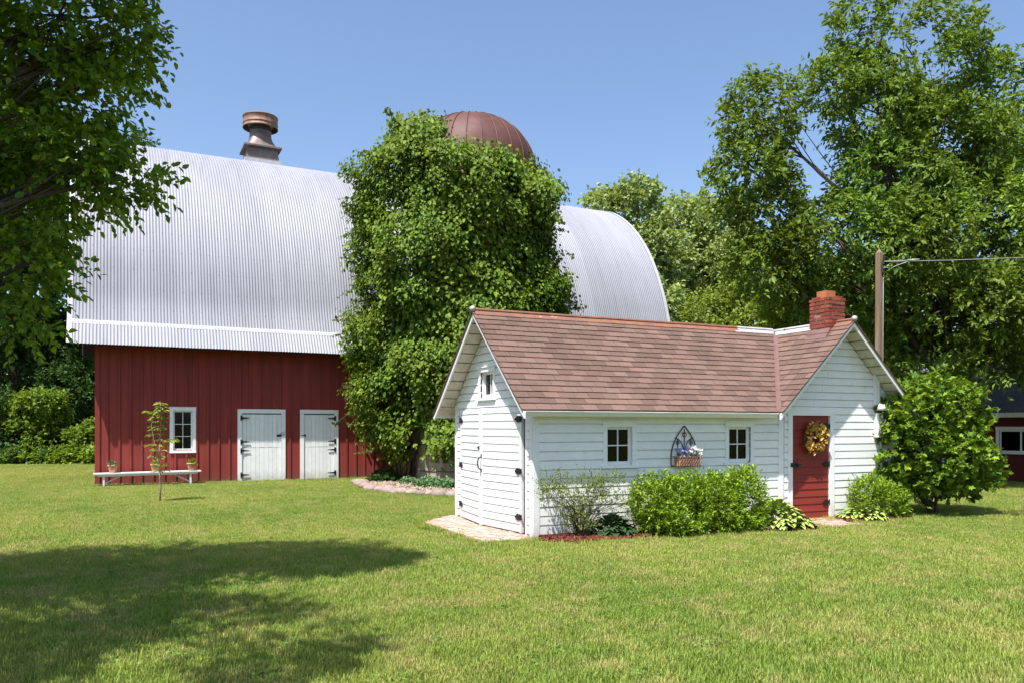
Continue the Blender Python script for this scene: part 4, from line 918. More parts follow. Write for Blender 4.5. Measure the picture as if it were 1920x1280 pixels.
# ------------------------------------------------------------------ brick pads and mulch
padp = [ground(795, 981), ground(850, 965), np.array([-.02, 2.9, 0]), np.array([-.02, .10, 0]), ground(992, 1012), ground(905, 1020)]
def pad(name, label, poly, step, rot, z=.02):
    poly = [np.array(p[:2], float) for p in poly]; n = len(poly); mb = MB()
    mb.add([(p[0], p[1], z-.008) for p in poly]+[(p[0], p[1], -.02) for p in poly], [tuple(range(n))]+[(i, (i+1) % n, n+(i+1) % n, n+i) for i in range(n)])
    o = tag(mb.build(name, M['sand']), label, 'paving', kind='structure'); bl, bw = step; c, s = math.cos(rot), math.sin(rot); lo = np.min(poly, 0); hi = np.max(poly, 0); ctr = (lo+hi)/2
    bmz = MB().hexa([(0, 0, -.05), (1, 0, -.05), (1, 1, -.05), (0, 1, -.05), (.02, .03, .0), (.98, .03, .0), (.98, .97, .0), (.02, .97, .0)]).mesh('paving_brick', M['paver'])
    for i in range(-40, 40):
        for j in range(-40, 40):
            u_, v_ = i*bl+(bl/2 if j % 2 else 0), j*bw; m = ctr+np.array([c*(u_+bl/2)-s*(v_+bw/2), s*(u_+bl/2)+c*(v_+bw/2)])
            if not inpoly(m[None], poly)[0]: continue
            a = rot+random.uniform(-.02, .02); p0 = ctr+np.array([c*u_-s*v_, s*u_+c*v_])
            place('paving_brick', bmz, frame((p0[0], p0[1], z+random.uniform(.0, .010)), np.array((math.cos(a), math.sin(a), random.uniform(-.02, .02)))*(bl-.008), np.array((-math.sin(a), math.cos(a), random.uniform(-.02, .02)))*(bw-.008), (0, 0, 1)), o)
    return poly
padA = pad('brick_pad', 'worn pink brick pad before the white double door', padp, (.21, .105), math.pi/2)
padB = pad('brick_path', 'small brick path in front of the red door', [(4.88, -.17), (5.78, -.17), (5.45, -.95), (4.75, -1.0)], (.21, .105), .1)
mulA = [ground(1008, 1004)[:2], ground(1016, 1017)[:2], ground(1075, 1020)[:2], ground(1190, 1012)[:2], ground(1420, 997)[:2], ground(1535, 992)[:2], np.array([4.8, -.06]), np.array([.1, -.06])]
mulB = [np.array([5.84, -.06]), np.array([5.6, -.62]), ground(1650, 979)[:2], ground(1710, 972)[:2], np.array([7.3, -.05])]
MULCH = []
for i, (nm, lab, pl) in enumerate((('mulch_bed', 'red bark mulch bed along the long shed wall', mulA), ('mulch_bed', 'red bark mulch right of the red door', mulB))):
    n = len(pl); mb = MB(); mb.add([(p[0], p[1], .022) for p in pl]+[(p[0], p[1], -.02) for p in pl], [tuple(range(n))]+[(j, (j+1) % n, n+(j+1) % n, n+j) for j in range(n)])
    o = tag(mb.build(nm, M['mulch']), lab, 'mulch', kind='structure'); chips('mulch_chips', pl, 6000 if i == 0 else 2500, .045, .024, M['mulch'], o, 1.8, i, 1.2); MULCH.append(pl)
chips('wall_stones', [b2w(.0, -.02, 0), b2w(3.6, -.02, 0), b2w(3.6, -.14, 0), b2w(.0, -.14, 0)], 700, .05, .0, M['gravel'], barn).matrix_parent_inverse = Matrix.Translation(Vector(B0)) @ Matrix.Rotation(BT, 4, 'Z')
bpy.data.objects['wall_stones'].matrix_parent_inverse.invert()
pts = [b2w(5.05, -.02, 0), b2w(5.5, -.02, 0), b2w(5.5, -.2, 0), b2w(5.05, -.2, 0)]

# ------------------------------------------------------------------ bench, pots, sapling
bl0, bl1 = w2b(ground(205, 913)), w2b(ground(358, 909)); bo = b2w(.12, -.42, 0)
bench = thing('bench', 'long low white plank bench against the red barn wall', 'bench', bo, BT+.02)
mb = MB(); LB = 2.36
mb.hexa([(-.02, -.14, .275), (LB, -.14, .295), (LB, .14, .295), (-.02, .14, .275), (-.16, -.16, .335), (LB+.14, -.16, .355), (LB+.14, .16, .355), (-.16, .16, .335)]); mb.build('apron', M['bench'], bench)
MB().hexa([(-.175, -.172, .336), (LB+.155, -.172, .356), (LB+.155, .172, .356), (-.175, .172, .336), (-.175, -.172, .366), (LB+.155, -.172, .386), (LB+.155, .172, .386), (-.175, .172, .366)]).build('seat', M['bench'], bench)
for x, dx, zt in ((.07, .42, .28), (LB-.12, -.42, .29)):
    for y in (-.11, .11): MB().bar((x, y, -.01), (x, y, zt), .045, .05, (0, 1, 0)).build('leg', M['bench'], bench)
    MB().bar((x, 0, .07), (x+dx, 0, zt), .035, .03, (0, 1, 0)).build('brace', M['bench'], bench)
    MB().bar((x, -.09, .07), (x, .09, .07), .03, .03).build('stretcher', M['bench'], bench)
potm = MB(); potm.lathe([(.001, 0), (.066, 0), (.088, .135), (.088, .14), (.10, .14), (.102, .175), (.09, .175), (.085, .15), (.001, .15)], 18); potm = potm.mesh('pot', M['terracotta'], True)
for i, (px, lab, mt, hh) in enumerate(((211, 'terracotta pot with spiky succulent at the left end of the bench', 'l_cover', .12), (291, 'terracotta pot with yellowish plant at the middle of the bench, behind the sapling', 'l_sap', .11), (359, 'terracotta pot with bushy plant at the right end of the bench, under the window', 'l_bush', .14))):
    uu = w2b(onplane(px, 880, NV, b2w(0, -.42, 0)))[0]; g = b2w(uu, -.42, 0); zt = .366+.02*(uu-.12)/LB+.001+.003
    g[2] = zt+.0; root = thing('flower_pot', lab, 'flower pot', g, random.uniform(0, 6), 'terracotta pots on the bench'); root.scale = (1.25, 1.25, 1.2); mobj('pot', potm, root)
    rg = np.random.default_rng(40+i); n = 46; D = nrm(rg.normal(0, .75, (n, 3))+np.array([0, 0, 1.])); P = np.tile(np.array([0, 0, .15]), (n, 1))+D*rg.uniform(0, .6, (n, 1))*hh
    mobj('plant', np_mesh('plant', leaves(P, D, .085, .45, DIAM, .6, rg), DIAM[1], M[mt]), root)
    mb = MB(); mb.tube([(0, 0, .14), (.01, 0, .2), (0, .01, .24)], [.008, .006, .003], 5); mb.build('stem', M['twig'], root)
sg = ground(300, 941); sap = thing('sapling', 'thin young sapling with tiered pale leaves on the lawn before the barn', 'sapling', sg)
rs = np.random.default_rng(5); mpx = 17.1/F
path = [np.array([0.0, 0, 0]), np.array([.01, 0, .4]), np.array([-.02, 0, .9]), np.array([.0, .01, 1.35]), np.array([.03, 0, 1.75]), np.array([.0, 0, 2.15])]
mb = MB(); mb.tube(path, [.020, .017, .014, .011, .008, .004], 7); mb.tube([path[2], (-.10, -.03, 1.25), (-.17, -.04, 1.62), (-.13, -.03, 1.88)], [.009, .007, .005, .003], 5); mb.tube([path[2], (.1, .02, 1.15), (.26, .03, 1.3)], [.007, .005, .002], 5); mb.build('trunk', M['saplingbark'], sap, True)
Pl, Dl = [], []
for z, w, cx in ((.68, .12, .0), (.80, .15, .02), (.98, .16, -.03), (1.12, .13, -.02), (1.22, .18, -.08), (1.33, .24, .05), (1.44, .17, -.08), (1.55, .16, -.04), (1.62, .17, -.05), (1.72, .15, -.04), (1.80, .16, -.02), (1.88, .14, -.14), (1.95, .13, .04), (2.02, .12, .03), (2.10, .08, .0), (1.92, .10, -.22), (1.30, .12, .22)):
    for _ in range(26):
        a = rs.uniform(0, 6.28); r = w*rs.uniform(.1, 1); Pl.append((cx+r*math.cos(a), r*math.sin(a)*.8, z+rs.normal(0, .015))); Dl.append((math.cos(a), math.sin(a), rs.uniform(-.4, .1)))
Pl = np.array(Pl); Pl[:, :2] = Pl[:, :1]*RGT[:2]+Pl[:, 1:2]*FWD[:2]
mobj('foliage', np_mesh('foliage', leaves(Pl, np.array(Dl), .095, .55, DIAM, 1.6, rs), DIAM[1], M['l_sap']), sap)

# ------------------------------------------------------------------ things on the shed wall
pl_ = thing('wall_planter', 'black wrought iron arched wall planter between the shed windows', 'planter', (2.63, -.03, .99))
mb = MB(); hw, hh = .255, .63
def ogive(x0, sgn, h, w, z0=0., n=12): return [(x0+sgn*w*math.cos(t)**.75 if t < 1.56 else x0, -.008, z0+h*math.sin(t)) for t in np.linspace(0, 1.57, n)]
for sg_ in (-1, 1):
    mb.tube([(sg_*hw, -.008, 0), (sg_*hw, -.008, .12)]+[(sg_*hw*(1-((t)**2.1)), -.008, .12+(hh-.12)*t) for t in np.linspace(.08, 1, 12)], .009, 6)
    mb.tube([(sg_*.18, -.008, .44), (sg_*.11, -.008, .42), (sg_*.05, -.008, .36), (sg_*.012, -.008, .26), (0, -.008, .18)], .007, 5)
mb.tube([(-hw, -.008, .004), (hw, -.008, .004)], .009, 6); mb.tube([(0, -.008, 0), (0, -.008, .58)], .007, 5)
for x, b, t in ((-.13, .12, .42), (.13, .12, .42)): mb.tube([(x, -.008, 0), (x, -.008, t)], .006, 5)
def fleur(x, z, s):
    mb.add([(x-.3*s, -.01, z), (x, -.02, z-.1*s), (x+.3*s, -.01, z), (x, -.01, z+1.5*s), (x, -.002, z)], [(0, 1, 3), (1, 2, 3), (0, 3, 4), (2, 4, 3)])
    for sg_ in (-1, 1): mb.tube([(x+sg_*s*(.15+.55*math.sin(t)), -.012, z-.9*s+.55*s*(1-math.cos(t))) for t in np.linspace(0, 3.6, 9)], .006, 4)
fleur(0, .51, .055); fleur(-.13, .38, .042); fleur(.13, .38, .042)
mb.build('arch_frame', M['iron'], pl_)
mb = MB()
for z in (.008, .15): mb.tube([(-.22, 0, z), (-.20, -.17, z), (.20, -.17, z), (.22, 0, z)], .007, 5)
for x in np.linspace(-.19, .19, 9):
    mb.tube([(x+.022*math.sin(t*1.0), -.172, .01+.145*t/6.28) for t in np.linspace(0, 6.28, 8)], .005, 4); mb.tube([(x-.022*math.sin(t*1.0), -.174, .01+.145*t/6.28) for t in np.linspace(0, 6.28, 8)], .005, 4)
for sg_ in (-1, 1):
    for t in (.3, .7): mb.tube([(sg_*(.22-.02*t), -.17*t, .008), (sg_*(.22-.02*t), -.17*t, .15)], .005, 4)
mb.tube([(.0, -.178, .17), (.0, -.178, -.03)], .004, 4); mb.build('basket', M['copper'], pl_)
MB().box((-.185, -.155, .012), (.185, -.012, .115)).build('trough', M['terracotta'], pl_)
fl = thing('planter_flowers', 'blue, white and pink flowers growing in the iron wall planter', 'flowers', (2.63, -.115, 1.105)); rf = np.random.default_rng(9)
BLO = (np.array([(0, 0, 0)]+[(math.cos(a)*(1 if i % 2 == 0 else .55), math.sin(a)*(1 if i % 2 == 0 else .55), .25) for i, a in enumerate(np.linspace(0, 2*math.pi, 11)[:-1])]), [(0, 1+i, 1+(i+1) % 10) for i in range(10)])
def blooms(name, n, xr, zr, mat, s, yr=(-.05, .05)):
    P = np.stack([rf.uniform(*xr, n), rf.uniform(*yr, n), rf.uniform(*zr, n)], 1); nn_ = nrm(rf.normal(0, .5, (n, 3))+np.array([0, -.9, .5])); e1 = nrm(np.cross(nn_, rf.normal(0, 1, (n, 3)))); e2 = np.cross(nn_, e1); S = s*rf.uniform(.7, 1.2, n)
    T = BLO[0]; V = P[:, None]+S[:, None, None]*(T[None, :, 0:1]*e1[:, None]+T[None, :, 1:2]*e2[:, None]+T[None, :, 2:3]*nn_[:, None]); mobj(name, np_mesh(name, V, BLO[1], mat, False), fl)
blooms('blue_flowers', 34, (-.21, -.02), (.03, .19), M['petalb'], .026); blooms('white_flowers', 46, (.03, .23), (.05, .20), M['petalw'], .032, (-.08, .03)); blooms('white_flowers', 10, (-.08, .06), (.03, .12), M['petalw'], .024); blooms('pink_flowers', 14, (.17, .28), (.02, .10), M['petalp'], .024, (-.08, .02)); blooms('white_flowers', 6, (.0, .05), (.14, .2), M['petalp'], .02)
P = np.stack([rf.uniform(-.18, .2, 90), rf.uniform(-.05, .05, 90), rf.uniform(-.09, .06, 90)], 1); mobj('foliage', np_mesh('foliage', leaves(P, rf.normal(0, .6, (90, 3))+np.array([0, -.2, .8]), .07, .4, DIAM, .6, rf), DIAM[1], M['l_cover']), fl)

wr = thing('wreath', 'yellow and brown sunflower wreath hanging on the red door', 'wreath', (5.365, -.012, 1.42)); rw_ = np.random.default_rng(21)
mb = MB(); mb.tube([(.19*math.cos(t), -.03, .19*math.sin(t)) for t in np.linspace(0, 6.283, 33)], .028, 7, cap=False); mb.build('twig_ring', M['wreathb'], wr, True)
def wleaf(name, n, mat, size, wd, a_r=(0, 6.283), rr=(.09, .24)):
    a = rw_.uniform(*a_r, n); r = rw_.uniform(*rr, n); P = np.stack([r*np.cos(a), -.04-rw_.uniform(0, .05, n), r*np.sin(a)], 1); D = np.stack([np.cos(a+rw_.normal(0, 1, n)), -np.abs(rw_.normal(.3, .3, n)), np.sin(a+rw_.normal(0, 1, n))], 1)
    e1 = nrm(D); u = nrm(np.array([0, -1., .3])+rw_.normal(0, .45, (n, 3))); e2 = nrm(np.cross(u, e1)); e3 = np.cross(e1, e2); T = OVAL[0]; L = size*rw_.uniform(.7, 1.25, n)
    mobj(name, np_mesh(name, P[:, None]+L[:, None, None]*(T[None, :, 0:1]*e1[:, None]+wd*T[None, :, 1:2]*e2[:, None]+T[None, :, 2:3]*e3[:, None]), OVAL[1], mat), wr)
wleaf('brown_leaves', 90, M['wreathb'], .085, .5); wleaf('orange_leaves', 110, M['wreatho'], .08, .5); wleaf('yellow_leaves', 120, M['petaly'], .08, .55); wleaf('cream_blooms', 34, M['wreathc'], .05, .9)
for (x, z, r_) in ((.06, .085, .075), (-.155, -.13, .07), (.16, .15, .06), (.12, -.15, .06)):
    n = 16; a = np.linspace(0, 6.283, n, endpoint=False); P = np.stack([x+.025*np.cos(a), np.full(n, -.095), z+.025*np.sin(a)], 1); e1 = np.stack([np.cos(a), np.full(n, -.15), np.sin(a)], 1); e2 = np.stack([-np.sin(a), np.zeros(n), np.cos(a)], 1); T = OVAL[0]
    s = mobj('sunflower', np_mesh('sunflower', P[:, None]+r_*(T[None, :, 0:1]*e1[:, None]+.42*T[None, :, 1:2]*e2[:, None]+T[None, :, 2:3]*np.array([0, -1, 0])), OVAL[1], M['petaly']), wr)
    mb = MB(); mb.lathe([(.001, .02), (.02, .014), (.03, 0)], 12); c = mb.build('flower_centre', M['wreathb'], s); c.rotation_euler = (math.pi/2, 0, 0); c.location = (x, -.098, z)

el = thing('electric_service', 'white lamp, meter box and conduit on the shed wall right of the red door', 'meter', (6.88, -.02, 1.0))
MB().box((-.05, -.045, 1.0), (.07, -.002, 1.62)).build('mast_board', M['whitev'], el); mb = MB(); mb.tube([(.09, -.03, 1.55), (.09, -.03, 1.03), (.06, -.05, .95)], .016, 7); mb.build('cable', M['conduit'], el)
mb = MB(); mb.lathe([(.03, .10), (.05, .10), (.085, .0), (.08, .0), (.04, .085)], 16, (-.03, -.17, .90)); mb.tube([(-.03, -.17, .99), (-.03, -.12, 1.02), (-.03, -.01, .99)], .014, 7); mb.build('lamp', M['whiteplast'], el, True)
MB().box((-.035, -.11, .42), (.085, -.002, .85)).build('meter_box', M['whiteplast'], el); mb = MB(); mb.lathe([(.001, .045), (.03, .04), (.042, .02), (.045, 0)], 16); g_ = mb.build('meter_dial', M['conduit'], el, True); g_.rotation_euler = (math.pi/2, 0, 0); g_.location = (.025, -.111, .70)
mb = MB(); mb.tube([(.11, -.035, .86), (.11, -.035, .45), (.125, -.035, .1), (.13, -.035, -.98)], .014, 7); mb.box((.09, -.06, .30), (.15, -.01, .38)); mb.build('conduit', M['whiteplast'], el)

# ------------------------------------------------------------------ pole and wire
pp = at(1646, 800, 16.6); pp[2] = 0; ptop = HC+(HZ-466)/F*16.6
pole = thing('utility_pole', 'square weathered wooden utility pole behind the white shed', 'pole', pp, -TH+.5)
lean = (at(1651, 466, 16.6)-at(1646, 800, 16.6)); lx = .045
mb = MB(); h = .056; t_ = .050
mb.hexa([(-h, -h, -.1), (h, -h, -.1), (h, h, -.1), (-h, h, -.1), (-t_+lx, -t_, ptop-.09), (t_+lx, -t_, ptop-.09), (t_+lx, t_, ptop-.09), (-t_+lx, t_, ptop-.09)]); mb.add([(-t_+lx, -t_, ptop-.09), (t_+lx, -t_, ptop-.09), (t_+lx, t_, ptop-.09), (-t_+lx, t_, ptop-.09), (lx, 0, ptop)], [(0, 1, 4), (1, 2, 4), (2, 3, 4), (3, 0, 4)]); mb.build('post', M['pole'], pole)
mb = MB(); mb.tube([(.080, -.02, .1), (.080+.02, -.02, 2.5), (.075+lx, -.02, ptop-.55)], .024, 8); mb.build('conduit', M['conduit'], pole, True)
mb = MB(); mb.tube([(.06+lx, -.02, ptop-.2), (.16+lx, -.03, ptop-.16), (.24+lx, -.03, ptop-.19)], .016, 7); mb.tube([(.05+lx, 0, ptop-.36), (.11+lx, 0, ptop-.36)], .028, 8); mb.build('bracket', M['iron'], pole)
mb = MB(); mb.tube([(.08+lx, -.03, ptop-.2), (-.02+lx, -.075, ptop-.3), (-.03+lx, -.08, ptop-.45), (.05+lx, -.06, ptop-.6)], .008, 5); mb.build('drip_loop', M['black'], pole, True)
wa = at(1662, 491, 16.6); wb_ = at(1990, 468, 15.4)
wire = thing('overhead_wire', 'grey overhead cable running right from the wooden pole', 'cable', wa); mb = MB(); rel = wb_-wa
far = rel*3.0; mb.tube([far*t+np.array([0, 0, -.55*4*t*(1-t)*.25]) for t in np.linspace(0, 1, 24)], .0085, 5); mb.build('cable', M['wire'], wire, True)
mb = MB(); mb.tube([(-.06, 0, .0), (.10, 0, .02), rel*.14], .007, 5); mb.tube([(-.06, .01, -.1), (.12, 0, -.14), (.22, -.02, -.08), rel*.16], .006, 5); mb.tube([rel*.13, rel*.2], .016, 6); mb.build('wire_clamp', M['conduit'], wire, True)
# far end of the wire: a second pole out of frame
fp = wa+far; p2 = thing('utility_pole', 'distant wooden pole carrying the far end of the overhead cable', 'pole', (fp[0], fp[1], 0)); MB().hexa([(-.07, -.07, -.1), (.07, -.07, -.1), (.07, .07, -.1), (-.07, .07, -.1), (-.06, -.06, fp[2]+.4), (.06, -.06, fp[2]+.4), (.06, .06, fp[2]+.4), (-.06, .06, fp[2]+.4)]).build('post', M['pole'], p2)

# ------------------------------------------------------------------ dark red outbuilding at the right edge
ob = thing('outbuilding', 'dark red outbuilding with grey shingle roof half hidden at the right edge', 'outbuilding', (17.9, 5.5, 0))
Po = fr((0, 0, 0), (0, -1, 0), (-1, 0, 0)); OL, OB, OE, ORd = 11., 5.2, 2.22, 3.75
ow_ = (.22, 2.0, .86, 1.60)
def obpx(px, py): q = onplane(px, py, (1, 0, 0), (17.9, 0, 0)); return 5.5-q[1], q[2]
s0, zt = obpx(1869, 800); s1, zb = obpx(1921, 848); ow_ = (s0, s0+2.0, zb, zt)
solid_wall(Po, [0, OL], lambda s: OE, [(ow_[0]+.08, ow_[1]-.08, ow_[2], ow_[3]-.08)], .1).build('wall', M['darkred'], ob)
jb = MB(); siding(None, Po, .05, OE-.02, .12, lambda z: (.12, OL), [(ow_[0]+.08, ow_[1]-.08, ow_[2], ow_[3]-.08)], None, joined=jb, tb=.02); tag(jb.build('siding', M['darkred'], ob), kind='stuff')
window(ob, fr((-.02, 0, 0), (0, -1, 0), (-1, 0, 0)), *ow_, .09, 3, 1, M['white'], munt=.05)
MB().box((-.035, -.12, 0), (-.002, .0, OE)).build('corner_board', M['white'], ob)
for x0, x1, y0, y1 in ((0, OB, -.1, 0), (0, OB, -OL, -OL+.1)): MB().prism([(x0, y0, 0), (x1, y0, 0), (x1, y0, OE), ((x0+x1)/2, y0, ORd-.1), (x0, y0, OE)], (0, y1-y0, 0)).build('wall', M['darkred'], ob)
MB().box((OB-.1, -OL, 0), (OB, 0, OE)).build('wall', M['darkred'], ob)
def groof(parent, x0, x1, y0, y1, ze, zr, ov=.35, ex=.142):
    xm = (x0+x1)/2; sl = (zr-ze)/(xm-x0); mb = MB()
    for sg_ in (-1, 1):
        run = xm-x0+ov; L = run*math.hypot(1, sl); n = int(L/ex)
        for i in range(n+1):
            a, b = i*ex/L, min(1., (i+1.25)*ex/L); y = y0-ov-.3*((i*.37) % 1)
            while y < y1+ov:
                ya, yb = max(y, y0-ov), min(y+.32, y1+ov); y += .323
                if yb-ya < .02: continue
                q = lambda t, yy, up: (xm+sg_*run*(1-t), yy, ze-ov*sl+run*sl*t+up)
                mb.hexa([q(a, ya, 0), q(a, yb, 0), q(b, yb, -.006), q(b, ya, -.006), q(a, ya, .014), q(a, yb, .014), q(b, yb, .002), q(b, ya, .002)])
    o = tag(mb.build('roof_shingles', M['greyshingle'], parent), kind='stuff')
    mb = MB()
    for sg_ in (-1, 1):
        e = xm+sg_*(xm-x0+ov); z = ze-ov*sl; mb.hexa([(e, y0-ov, z-.03), (e, y1+ov, z-.03), (xm, y1+ov, zr-.03), (xm, y0-ov, zr-.03), (e, y0-ov, z-.008), (e, y1+ov, z-.008), (xm, y1+ov, zr-.008), (xm, y0-ov, zr-.008)])
        mb.box((e-.02, y0-ov, z-.13), (e+.02, y1+ov, z-.002))
    mb.build('eaves', M['whitev'], parent)
groof(ob, 0, OB, -OL, 0, OE, ORd)
ob2 = thing('outbuilding', 'low grey roofed outbuilding behind the big ash tree', 'outbuilding', (19.0, 6.2, 0))
MB().box((0, 0, 0), (5, 9, 2.3)).build('wall', M['darkred'], ob2); groof(ob2, 0, 5, 0, 9, 2.3, 3.9)
MB().prism([(0, .0, 2.3), (5, .0, 2.3), (2.5, .0, 3.8)], (0, 9, 0)).build('gable', M['darkred'], ob2)
MB().box((-.03, 1.2, 0), (-.001, 2.3, 2.0)).build('door', M['whitev'], ob2)

# ------------------------------------------------------------------ shrubs and hostas by the shed
def pxl(px, py, d, rx, ry, rd=None):       # ellipsoid given by its outline in the view and its distance
    k = d/F; return (at(px, py, d), (max(rx*k, .02), (rd if rd else rx*k), ry*k))
def shrub(name, label, base, lobes, leaf, n, k, slen, size, width, seed, group=None, shape=DIAM, stems=12, srad=.010, thr=.22, freq=2.5, upb=.9, droop=.1, spread=.7, inside=.6, shell=.6, stemmat='twig', wall=None):
    rng = np.random.default_rng(seed); base = np.array(base, float); root = thing(name, label, 'shrub', base, 0, group); lb = [(np.array(c)-base, q) for c, q in lobes]
    P, u = lobe_points(lb, n, rng, thr, freq, shell, inside); P[:, 2] = np.maximum(P[:, 2], .04); D = nrm(u*.8+np.array([0, 0, upb])+rng.normal(0, .3, u.shape))
    V = sprigs(P, D, slen, k, size, width, shape, spread, droop, rng=rng); V[..., 2] = np.maximum(V[..., 2], .02)
    if wall is not None: V = V[(V[..., 1].max(1)+base[1]) < wall]
    mobj('foliage', np_mesh('foliage', V, shape[1], leaf), root); mb = MB()
    for i in range(stems):
        e = P[rng.integers(0, len(P))]; s = np.array([*rng.normal(0, .05, 2), -.02]); m = s*.45+e*.55+np.array([*rng.normal(0, .05, 2), .08]); m[:2] = s[:2]*.6+e[:2]*.4
        mb.tube([s, m, e], [srad, srad*.7, srad*.3], 5)
        for _ in range(2):
            e2 = P[rng.integers(0, len(P))]
            if np.linalg.norm(e2-m) < .55*max(.4, np.linalg.norm(e)): mb.tube([m, (m+e2)/2+rng.normal(0, .03, 3), e2], [srad*.5, srad*.35, srad*.15], 4)
    mb.build('stem', M[stemmat], root, True); return root
def gp(px, py): return ground(px, py)
shrub('sparse_shrub', 'sparse twiggy shrub at the left corner of the long shed wall', (.62, -.30, 0), [pxl(1040, 920, 11.3, 36, 34, .22), pxl(1100, 925, 11.5, 34, 40, .22), pxl(1150, 925, 11.6, 40, 38, .2), pxl(1085, 975, 11.45, 32, 28, .2)], M['l_sparse'], 800, 7, .11, .032, .5, 31, stems=34, srad=.009, thr=.3, freq=5, inside=.2, shell=.9, wall=-.03)
shrub('leafy_hedge', 'rounded bright green leafy shrub below the left shed window, left of the pair', (1.85, -.42, 0), [pxl(1235, 950, 11.75, 48, 56, .33), pxl(1290, 955, 11.95, 46, 58, .33), pxl(1260, 975, 11.8, 62, 32, .38)], M['l_hedge'], 1800, 8, .13, .060, .36, 32, 'bright green shrubs under the shed windows', stems=16, wall=-.03, thr=.16)
shrub('leafy_hedge', 'rounded bright green leafy shrub below the right shed window, right of the pair', (2.95, -.44, 0), [pxl(1345, 950, 12.2, 48, 58, .33), pxl(1390, 945, 12.4, 44, 60, .33), pxl(1365, 975, 12.3, 62, 32, .38)], M['l_hedge'], 1800, 8, .13, .060, .36, 33, 'bright green shrubs under the shed windows', stems=16, wall=-.03, thr=.16)
shrub('leafy_hedge', 'small bright green shrub between the red door and the big bush', (6.55, -.42, 0), [pxl(1630, 935, 13.95, 36, 40, .32), pxl(1660, 945, 14.05, 32, 34, .3)], M['l_hedge'], 850, 8, .12, .058, .36, 34, 'bright green shrubs under the shed windows', stems=12, wall=-.03, thr=.16)
bb = np.array([7.95, -.30, 0])
shrub('large_bush', 'large round bush with lobed leaves at the right end of the shed', bb, [pxl(1715, 790, 14.5, 62, 50, .6), pxl(1785, 790, 14.8, 58, 56, .6), pxl(1690, 845, 14.4, 42, 58, .5), pxl(1760, 860, 14.5, 72, 56, .7), pxl(1808, 870, 14.8, 48, 50, .6), pxl(1735, 740, 14.7, 56, 26, .5), pxl(1690, 765, 14.5, 36, 24, .4), pxl(1790, 748, 14.8, 40, 22, .4), pxl(1780, 900, 14.6, 50, 20, .5), pxl(1695, 900, 14.4, 34, 34, .4)],
      M['l_lbush'], 1700, 7, .20, .10, .95, 35, shape=LOBE, stems=16, srad=.022, thr=.24, freq=1.8, droop=.22, upb=.5, inside=.6)
hl = MB(); nA, nB = 6, 5     # hosta leaf: arched, pale centre and green margin
for i in range(nA+1):
    t = i/nA; w = .42*math.sin(math.pi*min(1, t*.93+.07))**.8*(1-.25*t)
    for j in range(nB+1):
        s = j/nB*2-1; hl.v.append((t, s*w, .30*math.sin(t*2.2)*.9-.28*t*t+.10*abs(s)*w*2+.012*math.cos(j*math.pi)))
for i in range(nA):
    for j in range(nB): hl.f.append((i*(nB+1)+j, i*(nB+1)+j+1, (i+1)*(nB+1)+j+1, (i+1)*(nB+1)+j)); hl.m.append(0 if 0 < j < nB-1 else 1)
hleaf = hl.mesh('leaf', [M['hostac'], M['hostae']], True); hl.m = [0]*len(hl.f); dleaf = hl.mesh('leaf', [M['l_dkhosta']], True)
def hosta(label, x, y, r, h, n, me, size, seed, group='hostas along the shed'):
    root = thing('hosta', label, 'hosta', (x, y, .02), 0, group); rg = random.Random(seed)
    for i in range(n):
        a = i*2.39996+rg.uniform(-.3, .3); q = math.sqrt((i+.5)/n); rr = r*q*.72; tilt = 1.0-1.2*q+rg.uniform(-.12, .12); L = size*rg.uniform(.8, 1.15)
        d = np.array([math.cos(a)*math.cos(tilt), math.sin(a)*math.cos(tilt), math.sin(tilt)]); sd = np.array([-math.sin(a), math.cos(a), 0]); roll = rg.uniform(-.3, .3); nn_ = np.cross(d, sd); sd2 = sd*math.cos(roll)+nn_*math.sin(roll); nn2 = np.cross(d, sd2)
        p = np.array([math.cos(a)*rr, math.sin(a)*rr, h*(1-q*.95)*.75+.03])
        if y+p[1]+d[1]*L > -.03: continue
        place('leaf', me, frame(p, d*L, sd2*L, nn2*L), root)
    mb = MB()
    for i in range(14):
        a = i*2.4; q = math.sqrt((i+.5)/14)*.6; mb.tube([(0, 0, -.02), (math.cos(a)*r*q*.4, math.sin(a)*r*q*.4, h*.3), (math.cos(a)*r*q, math.sin(a)*r*q, h*(1-q*.75)*.75)], [.008, .006, .004], 4)
    mb.build('stem', M['l_cover'], root)
hosta('big yellow-green variegated hosta left of the red door', 4.05, -.54, .64, .46, 280, hleaf, .15, 1)
hosta('small yellow-green variegated hosta right of the red door', 6.12, -.42, .46, .28, 130, hleaf, .125, 2)
hosta('dark green hosta between the sparse shrub and the bright shrubs', 1.12, -.30, .36, .26, 90, dleaf, .17, 3)

# ------------------------------------------------------------------ trees
def cl(x, d, z, r, rz=None, rd=None): return (c2w(x, d, z), (r, rd or r, rz or r))
near = [pxl(130, 30, 7.5, 130, 90), pxl(215, 60, 7.6, 70, 50), pxl(150, 165, 7.5, 95, 60), pxl(60, 110, 7.3, 90, 70), pxl(90, 250, 7.4, 110, 60), pxl(120, 325, 7.5, 110, 48), pxl(225, 330, 7.6, 70, 30), pxl(40, 400, 7.3, 85, 70), pxl(60, 490, 7.3, 70, 55), pxl(30, 590, 7.2, 62, 46),
        cl(-3.9, 6.7, 7.0, .9), cl(-4.8, 6.5, 7.7, 1.4), cl(-6.2, 6.6, 6.4, 1.4), cl(-6.2, 6.8, 4.0, 1.1), cl(-3.2, 7.0, 6.3, .45), cl(-4.3, 3.6, 7.0, .9), cl(-3.5, 2.9, 6.8, .8), cl(-4.7, 3.2, 6.4, 1.0), cl(-5.2, 2.2, 6.0, 1.1), cl(-5.6, 4.4, 6.2, 1.3), cl(-5.6, 3.2, 5.6, 1.2), cl(-7.4, 5.6, 7.6, 1.6)]
